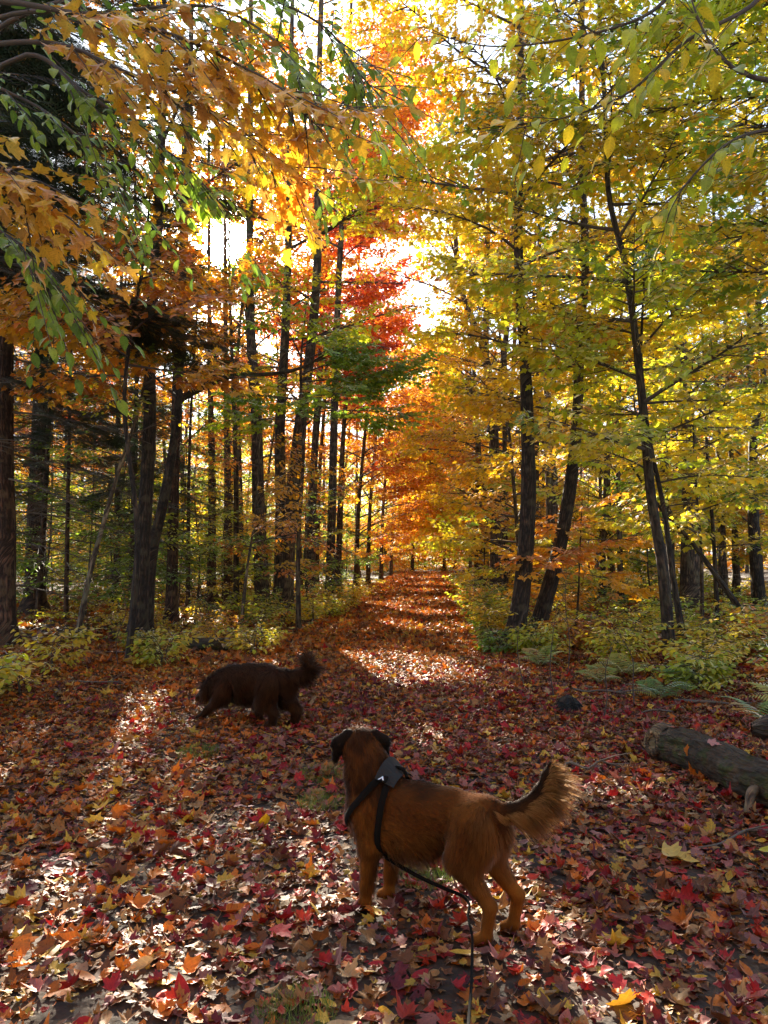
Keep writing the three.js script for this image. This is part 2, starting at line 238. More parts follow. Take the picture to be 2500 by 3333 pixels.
/* o: name,label,category,group, at:[x,z], line:[[dx,y],...], r, bark, limbs:{n,y0,y1,len,rise,bias}, pal, spray, step, tw, second:{line,r} */
function tree(o) {
  const r = rand(o.seed), y0 = groundY(o.at[0], o.at[1]) - 0.06, t = thing(o.name, o.label, 'tree', [o.at[0], y0, o.at[1]], o.group); t.userData.pal = o.pal;
  const near = -o.at[1] < 25, wig = o.wiggle ?? 0.06, stems = [{ line: o.line, r: o.r }, ...(o.more ?? [])], BG = new Geo(), mats = [], cols = [];
  const set = SPRAY[o.spray ?? 'mapleNear'], geo = set[o.seed % set.length], srad = { mapleNear: 0.25, beech: 0.25, maple: 0.42, mapleFar: 0.75, needle: 0.31 }[o.spray ?? 'mapleNear'];
  const P = V();
  const addSpray = (p, d, s, roll) => { P.copy(p).add(t.position).addScaledVector(d, srad * s / Math.max(0.2, d.length())); if (P.y < 0.25 || open(P.x, P.y, P.z, srad * s * 0.9)) return; if (!o.full && gap(P.x, P.y, P.z)) return; if (o.thin && r() < o.thin) return; if (!o.full && P.z < -20 && P.y > 5 && P.x < 0.5 && r() < 0.42) return; mats.push(sprayMatrix(p, d, r, s, roll)); cols.push(o.pal ? leafColor(o.pal, r, P) : (() => { const k = 0.6 + r() * 0.7; return [0.045 * k, 0.075 * k, 0.03 * k]; })()); };
  for (const st of stems) {
    const pts = st.line.map(([dx, y, dz], i) => V(dx + (i && !st.exact ? (r() - 0.5) * wig : 0), y, (dz ?? 0) + (i ? (r() - 0.5) * wig * 3 : 0)));
    const nS = near ? 34 : 18, cp = curve(pts, nS), top = pts[pts.length - 1].y, sides = near ? 14 : 8, ph = r() * 10;
    const rad = (f) => { const y = f * top; return st.r * (1 - 0.72 * Math.pow(f, 0.9)) * (1 + (o.flare ?? 0.55) * Math.exp(-y / 0.28)); };
    const TG = new Geo();
    TG.tube(cp, rad, sides, { wob: (f, a, p) => 1 + 0.11 * (noise(Math.cos(a) * 1.6 + ph, p.y * 1.3, Math.sin(a) * 1.6 + ph) - 0.5) * 2 + 0.16 * Math.exp(-p.y / 0.3) * Math.sin(a * 4 + ph) });
    mesh('trunk', TG.build(true), BARK[o.bark ?? 'maple'], t);
    const L = o.limbs; if (!L || st.bare) continue;
    const on = (y) => { let k = 1; while (k < cp.length - 1 && cp[k].y < y) k++; const a = cp[k - 1], b = cp[k], f = clamp((y - a.y) / Math.max(1e-3, b.y - a.y), 0, 1); return a.clone().lerp(b, f); };
    const lt = Math.min(L.y1, top), n = Math.round(L.n / stems.length);
    let az = r() * 6.28;
    for (let i = 0; i < n; i++) {
      const f = (i + r() * 0.8) / n, y = lerp(L.y0, lt, f), start = on(y); az += 2.4 + (r() - 0.5) * 0.7;
      let a = az; if (L.bias !== undefined && r() < (L.biasAmt ?? 0.4)) a = L.bias + (r() - 0.5) * 1.6;
      const conifer = o.spray === 'needle', prof = conifer ? lerp(1, 0.12, (y - L.y0 * 0.3) / (top - L.y0 * 0.3)) : Math.pow(Math.sin(Math.PI * lerp(0.25, 0.97, f)), 0.7);
      const len = L.len * prof * (0.7 + r() * 0.55); if (len < 0.25) continue;
      const rise0 = conifer ? 0.05 - r() * 0.2 : (L.rise ?? 0.75) + (r() - 0.5) * 0.6, rise1 = conifer ? -0.35 : (L.rise1 ?? 0.12) + (r() - 0.5) * 0.7;
      const m = 7, lp = [start]; let ca = a;
      for (let k = 1; k <= m; k++) { const e = lerp(rise0, rise1, k / m); ca += (r() - 0.5) * 0.28; lp.push(lp[k - 1].clone().add(V(Math.cos(ca) * Math.cos(e), Math.sin(e), Math.sin(ca) * Math.cos(e)).multiplyScalar(len / m))); }
      const lr = Math.min(st.r * 0.42, 0.007 + len * (conifer ? 0.006 : 0.011));
      BG.tube(lp, (q) => lerp(lr, 0.004, Math.pow(q, 0.8)), near ? 5 : 3, { cap: false });
      const bare = o.deadBelow && y < o.deadBelow;
      // side twigs lying in flat layers
      const nt = Math.max(2, Math.round(len / ((o.step ?? 0.34) * 0.85)));
      for (let k = 0; k < nt; k++) for (const sd of [-1, 1]) {
        const q = lerp(o.from ?? 0.22, 1, (k + r() * 0.8) / nt), idx = q * m, i0 = Math.min(m - 1, Math.floor(idx)), base = lp[i0].clone().lerp(lp[i0 + 1], idx - i0), d = lp[i0 + 1].clone().sub(lp[i0]).normalize();
        const side = V(-d.z, 0, d.x).normalize(), tl = (conifer ? 0.34 : 0.46) * len * (1.08 - q) * (0.6 + r() * 0.7) + 0.12, td = d.clone().multiplyScalar(0.75).addScaledVector(side, sd * (0.6 + r() * 0.5)); td.y = td.y * 0.6 + (r() - 0.5) * (conifer ? 0.25 : 0.6) - (conifer ? 0.1 : 0); td.normalize();
        const e = base.clone().addScaledVector(td, tl); e.y -= tl * 0.06;
        P.copy(base).lerp(e, 0.5).add(t.position); if (open(P.x, P.y, P.z, tl * 0.3)) continue;
        BG.tube([base, base.clone().lerp(e, 0.5).add(V(0, tl * 0.03, 0)), e], [lr * 0.4 + 0.002, 0.004, 0.002], 3, { cap: false });
        if (bare) continue;
        const ns = Math.max(1, Math.round(tl / ((o.pitch ?? 0.36) * 0.72)));
        for (let u = 0; u < ns; u++) { const p = base.clone().lerp(e, (u + 0.3 + r() * 0.6) / ns), dd = td.clone().applyAxisAngle(UPV, (r() - 0.5) * 1.6); p.y += (r() - 0.5) * (conifer ? 0.08 : 0.24); addSpray(p, dd, (o.size ?? 1) * (0.75 + r() * 0.5), o.roll); }
      }
      if (!bare) addSpray(lp[m].clone(), lp[m].clone().sub(lp[m - 1]), o.size ?? 1, o.roll);
    }
  }
  if (BG.p.length) mesh('limbs', BG.build(), o.deadBelow ? BARK.dead : BARK.twig, t).userData.kind = 'stuff';
  if (mats.length) { instanced('crown', geo, o.spray === 'needle' ? NEEDLE : CROWN, mats, cols, t); nSprays += mats.length; }
  return t;
}
// ---- the trees that can be told apart, left of the path
tree({ seed: 101, name: 'spruce_tree', label: 'large spruce trunk at the left edge with drooping dark boughs', at: [-6.89, -13.54], line: [[0, 0], [-0.13, 4.24], [-0.25, 8.67], [-0.42, 15.2], [-0.45, 19]], r: 0.22, bark: 'conifer', spray: 'needle', limbs: { n: 74, y0: 2.2, y1: 18.5, len: 2.9 }, deadBelow: 4.2, step: 0.3, pitch: 0.34, wiggle: 0.03, exact: 1 });
tree({ seed: 102, name: 'spruce_tree', label: 'thick spruce second from the left edge, bare low branches, deep in shade', at: [-10.2, -21.7], line: [[0, 0], [-0.01, 5.9], [-0.05, 11.5], [-0.26, 21]], r: 0.3, bark: 'conifer', spray: 'needle', limbs: { n: 70, y0: 2, y1: 20, len: 3.2 }, deadBelow: 5.5, wiggle: 0.03 });
const spruceSpots = [[-8.6, -16.5, 0.07, 12], [-7.6, -17.8, 0.06, 11], [-9.1, -19.6, 0.09, 14], [-6.9, -20.5, 0.065, 11], [-8.0, -23.5, 0.1, 16], [-6.1, -18.4, 0.055, 9], [-11.8, -17.2, 0.12, 16], [-5.9, -22.4, 0.07, 12], [-12.5, -24, 0.16, 18], [-9.7, -27, 0.14, 18], [-13.8, -20, 0.12, 15]];
spruceSpots.forEach(([x, z, r, h], i) => tree({ seed: 120 + i, name: 'spruce_pole', label: 'slim young spruce pole with dead lower twigs in the shaded left stand', group: 'slim spruce poles in the left stand', at: [x, z], line: [[0, 0], [(i % 3 - 1) * 0.12, h * 0.45], [(i % 4 - 1.5) * 0.15, h]], r, bark: 'conifer', spray: 'needle', limbs: { n: 44, y0: 1.0, y1: h * 0.97, len: 2.3 }, deadBelow: h * 0.3, step: 0.34, pitch: 0.4, wiggle: 0.05, flare: 0.3 }));
tree({ seed: 103, name: 'leaning_sapling', label: 'thin bare sapling leaning right in front of the dark spruces', at: [-5.39, -12.98], line: [[0, 0], [0.32, 1.51], [0.74, 3.14], [1.04, 4.38], [1.3, 6.2]], r: 0.055, bark: 'beech', spray: 'beech', pal: 'green', limbs: { n: 9, y0: 3.4, y1: 6.1, len: 1.3, rise: 0.4 }, thin: 0.2, exact: 1, flare: 0.2 });
tree({ seed: 104, name: 'maple_tree', label: 'straight dark trunk left of the long mossy bough', at: [-4.68, -14.15], line: [[0, 0], [0.09, 2.3], [0.12, 4.36], [0.1, 5.82], [0.2, 8.14], [0.26, 10.4], [0.22, 13.3], [0.3, 16]], r: 0.165, bark: 'dark', pal: 'orange', limbs: { n: 16, y0: 5.2, y1: 15.8, len: 2.9, rise: 0.5 }, thin: 0.35 });
{
  const t = tree({ seed: 105, name: 'maple_tree', label: 'crooked dark trunk with a long mossy bough reaching right', at: [-5.0, -15.64], line: [[0, 0], [0.13, 1.89], [0.31, 2.87], [0.48, 4.06], [0.59, 4.86], [0.63, 6.68], [0.64, 9.78], [0.6, 13]], r: 0.135, bark: 'dark', pal: 'amber', limbs: { n: 13, y0: 4.6, y1: 12.8, len: 2.4, rise: 0.45 }, thin: 0.3 });
  const G = new Geo(); G.tube(curve([V(0.6, 5.05, 0), V(1.03, 5.27, 0.05), V(1.43, 5.47, 0.02), V(1.92, 5.56, 0.1), V(2.62, 5.6, 0.05), V(3.26, 5.78, -0.05), V(3.9, 6.2, -0.1)], 22), (f) => lerp(0.085, 0.02, f), 9, { wob: (f, a, p) => 0.85 + 0.35 * noise(p.x * 7, Math.cos(a) * 2, Math.sin(a) * 2) });
  const b = mesh('bough', G.build(true), BARK.mossy, t); b.userData.label = 'long dark mossy bough';
}
tree({ seed: 106, name: 'maple_tree', label: 'grey trunk half hidden behind the crooked tree with mossy bough', at: [-6.83, -24], line: [[0, 0], [0.04, 4], [0.16, 7.6], [0.11, 12.6], [0.04, 18]], r: 0.16, pal: 'orange', spray: 'maple', limbs: { n: 20, y0: 4.5, y1: 17.5, len: 3.2 }, pitch: 0.7, step: 0.6, thin: 0.25 });
tree({ seed: 107, name: 'hemlock_tree', label: 'reddish trunk, left of a close pair behind the yellow shrubs', at: [-6.03, -26], line: [[0, 0], [-0.09, 5], [-0.2, 8.4], [-0.4, 17]], r: 0.18, bark: 'conifer', pal: 'green', spray: 'maple', limbs: { n: 16, y0: 3.5, y1: 16.5, len: 2.8 }, pitch: 0.7, step: 0.6, thin: 0.3 });
tree({ seed: 108, name: 'hemlock_tree', label: 'reddish trunk, right of a close pair behind the yellow shrubs', at: [-5.79, -27.6], line: [[0, 0], [-0.09, 5.2], [-0.2, 8.7], [-0.4, 18]], r: 0.18, bark: 'conifer', pal: 'orange', spray: 'maple', limbs: { n: 16, y0: 4.5, y1: 17.5, len: 2.9 }, pitch: 0.7, step: 0.6, thin: 0.3 });
tree({ seed: 109, name: 'slender_maple', label: 'slender pole-like maple just left of the tall grey trunk', at: [-4.72, -23.76], line: [[0, 0], [-0.09, 4.76], [-0.2, 7], [-0.35, 10.9], [-0.5, 15.6]], r: 0.1, pal: 'amber', spray: 'beech', limbs: { n: 20, y0: 2.6, y1: 15, len: 2.0 }, thin: 0.3 });
tree({ seed: 110, name: 'maple_tree', label: 'tall straight grey trunk left of the double-stemmed tree', at: [-3.79, -23.32], line: [[0, 0], [-0.14, 3.23], [-0.29, 6.2], [-0.5, 9.2], [-0.6, 12.3], [-0.61, 16.2], [-0.6, 21]], r: 0.24, pal: 'orange', limbs: { n: 20, y0: 6.5, y1: 20.5, len: 3.3, rise: 0.6 }, pitch: 0.5, thin: 0.42 });
tree({ seed: 111, name: 'maple_tree', label: 'double-stemmed grey trunk on the left edge of the path', at: [-2.8, -19.85], line: [[0, 0], [0.02, 2.36], [0.0, 4.89], [0.06, 7.46], [0.16, 10], [0.2, 13.4], [0.2, 18]], r: 0.19, more: [{ line: [[0.14, 0, 0.16], [0.32, 2.84, 0.16], [0.46, 4.46, 0.16], [0.59, 5.71, 0.16], [0.78, 6.98, 0.16], [0.97, 9.3, 0.16], [0.98, 11.9, 0.16], [1.0, 15.2, 0.2], [1.1, 19, 0.2]], r: 0.22, exact: 1 }], exact: 1, pal: 'mixed', limbs: { n: 30, y0: 5.6, y1: 18.5, len: 3.2, rise: 0.4, bias: 0.3, biasAmt: 0.3 }, pitch: 0.42, thin: 0.3 });
tree({ seed: 112, name: 'beech_sapling', label: 'beech sapling with layered amber leaves before the double-stemmed trunk', at: [-3.3, -17.2], line: [[0, 0], [0.12, 1.4], [0.3, 2.8], [0.42, 4.6]], r: 0.045, bark: 'beech', pal: 'amber', spray: 'beech', limbs: { n: 11, y0: 1.4, y1: 4.5, len: 2.1, rise: 0.2, rise1: 0, bias: 0.2 }, pitch: 0.3, step: 0.28, roll: 0.25, flare: 0.2 });
tree({ seed: 113, name: 'slim_tree', label: 'slim leaning trunk beside the path, first beyond the double-stemmed tree', at: [-2.09, -33], line: [[0, 0], [0.13, 3.9], [0.24, 6.85], [0.46, 9.8], [0.79, 12.6], [1, 16.7]], r: 0.16, pal: 'orange', spray: 'maple', limbs: { n: 26, y0: 3, y1: 16.5, len: 3.2, bias: 0.2 }, pitch: 0.6, step: 0.5 });
tree({ seed: 114, name: 'maple_sapling', label: 'orange-leaved maple sapling hanging over the shaded trunks at left', at: [-3.9, -11.4], line: [[0, 0], [0.1, 2], [-0.15, 4.2], [0.1, 6.4], [0.2, 7.6]], r: 0.05, bark: 'dark', pal: 'amber', limbs: { n: 17, y0: 4.4, y1: 7.5, len: 2.2, rise: 0.2 }, pitch: 0.34, roll: 0.3, flare: 0.2 });
tree({ seed: 115, name: 'young_maple', label: 'green-leaved young maple above the bend of the mossy bough', at: [-1.9, -16.6], line: [[0, 0], [0.0, 2], [0.05, 4.2], [0.0, 6.0], [0.15, 7.6]], r: 0.06, bark: 'maple', pal: 'green', limbs: { n: 16, y0: 4.6, y1: 7.0, len: 2.3, rise: 0.2, bias: 0.1 }, pitch: 0.36, roll: 0.3, flare: 0.2, thin: 0.2 });
tree({ seed: 116, name: 'red_maple', label: 'blazing red maple behind the double-stemmed trunk, right of the sun', at: [-3.0, -30], line: [[0, 0], [0.1, 5], [0.4, 10], [0.5, 17], [0.5, 20]], r: 0.2, pal: 'red', spray: 'maple', limbs: { n: 40, y0: 7.5, y1: 19.5, len: 3.8, bias: 0.1 }, pitch: 0.5, step: 0.45, full: 1 });
tree({ seed: 117, name: 'hemlock_tree', label: 'dark hemlock with fanned boughs beside the sun', at: [-5.2, -18.2], line: [[0, 0], [0.05, 6], [0.2, 12], [0.2, 18]], r: 0.15, bark: 'conifer', spray: 'needle', limbs: { n: 44, y0: 6.4, y1: 17.5, len: 3.0, bias: 0.2, biasAmt: 0.35 }, step: 0.3, wiggle: 0.04 });

// ---- right of the path
tree({ seed: 201, name: 'maple_tree', label: 'dark furrowed trunk, straighter of the pair rising from one mossy base', at: [2.44, -14.15], line: [[0, 0], [0.21, 1.24], [0.34, 3.0], [0.37, 4.55], [0.31, 5.64], [0.21, 6.75], [0.17, 8.24], [0.25, 9.9], [0.34, 12.8], [0.4, 17]], r: 0.175, bark: 'dark', pal: 'gold', limbs: { n: 28, y0: 4.6, y1: 16.5, len: 3.2, rise: 0.45 }, pitch: 0.42, thin: 0.2, flare: 0.9 });
tree({ seed: 202, name: 'maple_tree', label: 'dark trunk leaning right, partner of the pair on one mossy base', at: [2.93, -14.72], line: [[0, 0], [0.27, 0.86], [0.64, 2.15], [0.86, 3.45], [0.99, 4.86], [1.06, 6.19], [1.18, 7.34], [1.14, 9.3], [1.2, 11.8], [1.3, 16]], r: 0.165, bark: 'dark', pal: 'gold', limbs: { n: 26, y0: 4.2, y1: 15.5, len: 3.2, rise: 0.4 }, pitch: 0.42, thin: 0.2, flare: 0.9 });
tree({ seed: 203, name: 'maple_tree', label: 'pale slim trunk standing behind the dark leaning pair', at: [4.94, -22], line: [[0, 0], [0.01, 3.1], [-0.01, 5.2], [-0.07, 6.9], [-0.18, 8.8], [-0.24, 15]], r: 0.15, bark: 'beech', pal: 'gold', limbs: { n: 26, y0: 3, y1: 14.8, len: 3.0 }, pitch: 0.45, thin: 0.15 });
tree({ seed: 204, name: 'maple_tree', label: 'big maple on the right path edge forking into upswept golden limbs', at: [4.24, -28], line: [[0, 0], [0.03, 3.6], [-0.02, 6.0], [-0.07, 7.8], [-0.48, 10], [-1.18, 12.0], [-1.7, 18]], r: 0.27, more: [{ line: [[0, 7.4], [0.4, 9.5], [0.7, 13], [0.9, 19]], r: 0.16 }, { line: [[-0.05, 6.6], [-0.3, 9], [-0.2, 13], [-0.1, 20]], r: 0.18 }], pal: 'gold', spray: 'maple', limbs: { n: 48, y0: 6.0, y1: 19, len: 4.0, rise: 0.85, rise1: 0.3 }, pitch: 0.6, step: 0.5 });
tree({ seed: 205, name: 'maple_tree', label: 'straight trunk beyond the forked maple on the right path edge', at: [4.25, -33.5], line: [[0, 0], [0.03, 3.9], [0.05, 6.9], [-0.09, 9.8], [-0.3, 17]], r: 0.2, pal: 'amber', spray: 'maple', limbs: { n: 30, y0: 3, y1: 16.5, len: 3.6, bias: 3.1 }, pitch: 0.6, step: 0.5 });
tree({ seed: 206, name: 'slender_maple', label: 'slender dark maple leaning left over the undergrowth at right', at: [4.47, -11.67], line: [[0, 0], [-0.13, 1.51], [-0.25, 2.68], [-0.36, 3.87], [-0.46, 5.23], [-0.6, 6.37], [-0.78, 7.53], [-0.87, 8.87], [-0.9, 11.5]], r: 0.095, bark: 'dark', pal: 'lime', limbs: { n: 24, y0: 3.2, y1: 11.2, len: 2.6, rise: 0.35 }, pitch: 0.36, thin: 0.18, flare: 0.4, exact: 1 });
tree({ seed: 207, name: 'slender_maple', label: 'thin stem right beside the slender dark leaning maple', at: [4.94, -12.23], line: [[0, 0], [-0.19, 1.36], [-0.33, 2.35], [-0.5, 3.51], [-0.6, 4.8], [-0.5, 7]], r: 0.06, bark: 'dark', pal: 'lime', limbs: { n: 14, y0: 2.6, y1: 6.8, len: 2.0, rise: 0.3 }, pitch: 0.36, thin: 0.15, flare: 0.3 });
tree({ seed: 208, name: 'maple_tree', label: 'thick dark double trunk at right, behind the slender leaning maple', at: [8.54, -20.8], line: [[0, 0], [0.09, 2.4], [0.06, 5], [-0.05, 7.7], [-0.01, 11.1], [-0.1, 15.3], [-0.14, 19.6]], r: 0.29, more: [{ line: [[-0.42, 0, -0.3], [-0.4, 2.4, -0.4], [-0.45, 5.2, -0.5], [-0.6, 8.2, -0.6], [-0.8, 14, -0.7]], r: 0.18, exact: 1 }], pal: 'gold', limbs: { n: 36, y0: 4.8, y1: 19, len: 3.8, rise: 0.5 }, pitch: 0.5, thin: 0.25 });
tree({ seed: 209, name: 'fallen_pole', label: 'thin dead stem leaning diagonally across the thick double trunk', at: [6.99, -13.91], line: [[0, 0], [-0.66, 0.95], [-1.23, 1.8], [-1.75, 2.42], [-2.35, 3.3]], r: 0.065, bark: 'dark', flare: 0.1, exact: 1 });
tree({ seed: 210, name: 'maple_sapling', label: 'pencil-thin sapling between thick double trunk and right edge', at: [7.16, -16], line: [[0, 0], [-0.04, 2.2], [-0.09, 3.9], [-0.11, 5.1], [-0.1, 7.4]], r: 0.05, bark: 'dark', pal: 'lime', limbs: { n: 17, y0: 1.6, y1: 7.2, len: 2.1, rise: 0.25 }, pitch: 0.36, thin: 0.15, flare: 0.2 });
tree({ seed: 211, name: 'maple_tree', label: 'brown trunk, left of the upright pair near the right edge', at: [11.86, -26], line: [[0, 0], [0.06, 3.4], [0.03, 6.7], [0.04, 10], [0.1, 17]], r: 0.16, pal: 'orange', spray: 'maple', limbs: { n: 24, y0: 4, y1: 16.5, len: 3.2 }, pitch: 0.65, step: 0.55 });
tree({ seed: 212, name: 'maple_tree', label: 'brown trunk, right of the upright pair near the right edge', at: [13.26, -28], line: [[0, 0], [0, 3.6], [-0.06, 7], [-0.1, 16]], r: 0.16, pal: 'gold', spray: 'maple', limbs: { n: 24, y0: 4, y1: 15.5, len: 3.2 }, pitch: 0.65, step: 0.55 });
tree({ seed: 213, name: 'crooked_maple', label: 'crooked dark trunk with an S-bend at the right edge', at: [10.94, -21.7], line: [[0, 0], [-0.08, 2.4], [-0.05, 4.5], [0.08, 5.6], [0.32, 6.6], [0.28, 8.7], [0.54, 12], [0.5, 16]], r: 0.175, bark: 'dark', pal: 'mixed', limbs: { n: 26, y0: 3.5, y1: 15.5, len: 3.2 }, pitch: 0.5, thin: 0.2, exact: 1 });
tree({ seed: 214, name: 'maple_sapling', label: 'bushy lime-yellow sapling in front of the thick double trunk', at: [6.3, -14.8], line: [[0, 0], [0.05, 1.5], [-0.1, 3.2], [0, 5.4]], r: 0.045, bark: 'maple', pal: 'lime', limbs: { n: 15, y0: 2.0, y1: 5.3, len: 2.0, rise: 0.2, rise1: 0 }, pitch: 0.38, step: 0.34, roll: 0.3, flare: 0.2, thin: 0.25 });
tree({ seed: 215, name: 'maple_sapling', label: 'low orange-tinted sapling at the foot of the leaning pair', at: [4.0, -15.6], line: [[0, 0], [0.08, 0.9], [0.1, 1.8], [0.2, 2.9]], r: 0.03, bark: 'maple', pal: 'amber', limbs: { n: 8, y0: 1.0, y1: 2.8, len: 1.7, rise: 0.12, rise1: 0 }, pitch: 0.3, step: 0.28, roll: 0.25, flare: 0.2 });
tree({ seed: 216, name: 'maple_tree', label: 'tall golden maple whose boughs spread over the right foreground', at: [7.0, -9.6], line: [[0, 0], [0.1, 3], [-0.1, 6], [-0.3, 9], [-0.3, 13]], r: 0.12, bark: 'dark', pal: 'lime', limbs: { n: 28, y0: 5.0, y1: 12.6, len: 3.4, rise: 0.25, bias: 3.3, biasAmt: 0.5 }, pitch: 0.38, step: 0.32, thin: 0.2 });
tree({ seed: 217, name: 'young_maple', label: 'young golden maple leaning over the path before the forked maple', at: [3.5, -19.5], line: [[0, 0], [0.05, 2], [-0.1, 4.2], [-0.3, 6.4], [-0.6, 10]], r: 0.07, bark: 'maple', pal: 'gold', limbs: { n: 28, y0: 1.8, y1: 9.8, len: 2.7, rise: 0.3, bias: 3.1, biasAmt: 0.35 }, pitch: 0.36, roll: 0.35, flare: 0.2, thin: 0.1 });

tree({ seed: 118, name: 'hemlock_tree', label: 'dark hemlock whose boughs cross the top left of the picture', at: [-6.6, -9.8], line: [[0, 0], [0.05, 6], [0.1, 12], [0.1, 17]], r: 0.13, bark: 'conifer', spray: 'needle', limbs: { n: 60, y0: 5.8, y1: 16.5, len: 5.6, bias: 0.1, biasAmt: 0.5 }, step: 0.3, pitch: 0.34, wiggle: 0.04 });
[[-1.4, -37], [-0.9, -41.5], [5.2, -38], [5.6, -43], [-0.2, -47], [6.4, -48.5], [0.5, -54], [7.3, -55]].forEach(([x, z], i) => tree({ seed: 150 + i, name: 'path_maple', label: (x < pathX(z) ? 'maple arching over the path from the left, ' : 'maple arching over the path from the right, ') + ['nearest', 'second', 'third', 'farthest'][i < 2 ? i : i < 4 ? i - 2 : i < 6 ? 2 : 3] + ' of its row', at: [x, z], line: [[0, 0], [0.1, 4], [(x < pathX(z) ? 0.5 : -0.5), 9], [(x < pathX(z) ? 0.9 : -0.9), 15]], r: 0.14, pal: ['orange', 'amber', 'gold', 'amber'][i % 4], spray: 'maple', limbs: { n: 30, y0: 1.6, y1: 14.5, len: 3.6, rise: 0.45, bias: x < pathX(z) ? 0.2 : 3.0, biasAmt: 0.6 }, pitch: 0.6, step: 0.5, full: 1 }));
[[2.5, -66], [5.5, -68], [8.6, -67], [4.0, -73], [7.2, -75]].forEach(([x, z], i) => tree({ seed: 170 + i, name: 'end_maple', label: 'amber maple closing the path where it bends out of sight', group: 'maples where the path bends', at: [x, z], line: [[0, 0], [0.1, 4], [0.2, 9], [0, 15]], r: 0.16, pal: ['amber', 'orange', 'gold'][i % 3], spray: 'mapleFar', limbs: { n: 34, y0: 1.0, y1: 14.5, len: 3.6 }, pitch: 0.8, step: 0.7, size: 0.8, full: 1 }));

tree({ seed: 119, name: 'tall_maple', label: 'tall orange maple at the left path edge whose crown fills the top centre', at: [-1.9, -26], line: [[0, 0], [0.1, 6], [0.3, 12], [0.6, 18], [0.7, 23]], r: 0.17, pal: 'orange', spray: 'maple', limbs: { n: 26, y0: 12, y1: 22.5, len: 4.0, bias: 0.1, biasAmt: 0.4 }, pitch: 0.55, step: 0.5, full: 1, thin: 0.15 });
// the wood goes on round and behind the camera
{ const r = rand(55); for (let i = 0; i < 13; i++) { const a = lerp(0.12, 0.88, i / 12) * Math.PI, d = 6 + r() * 7, x = Math.cos(a) * d * 1.2, z = 2 + Math.sin(a) * d, h = 12 + r() * 5; tree({ seed: 190 + i, name: 'maple_behind', label: 'maple of the wood behind the camera', group: 'maples behind the camera', at: [x, z], line: [[0, 0], [(r() - 0.5) * 0.5, h * 0.4], [(r() - 0.5) * 0.8, h]], r: 0.14, bark: 'dark', pal: ['orange', 'gold', 'amber', 'green'][i % 4], spray: 'maple', limbs: { n: 26, y0: 0.9, y1: h * 0.97, len: 3.2 }, pitch: 0.62, step: 0.55 }); } }

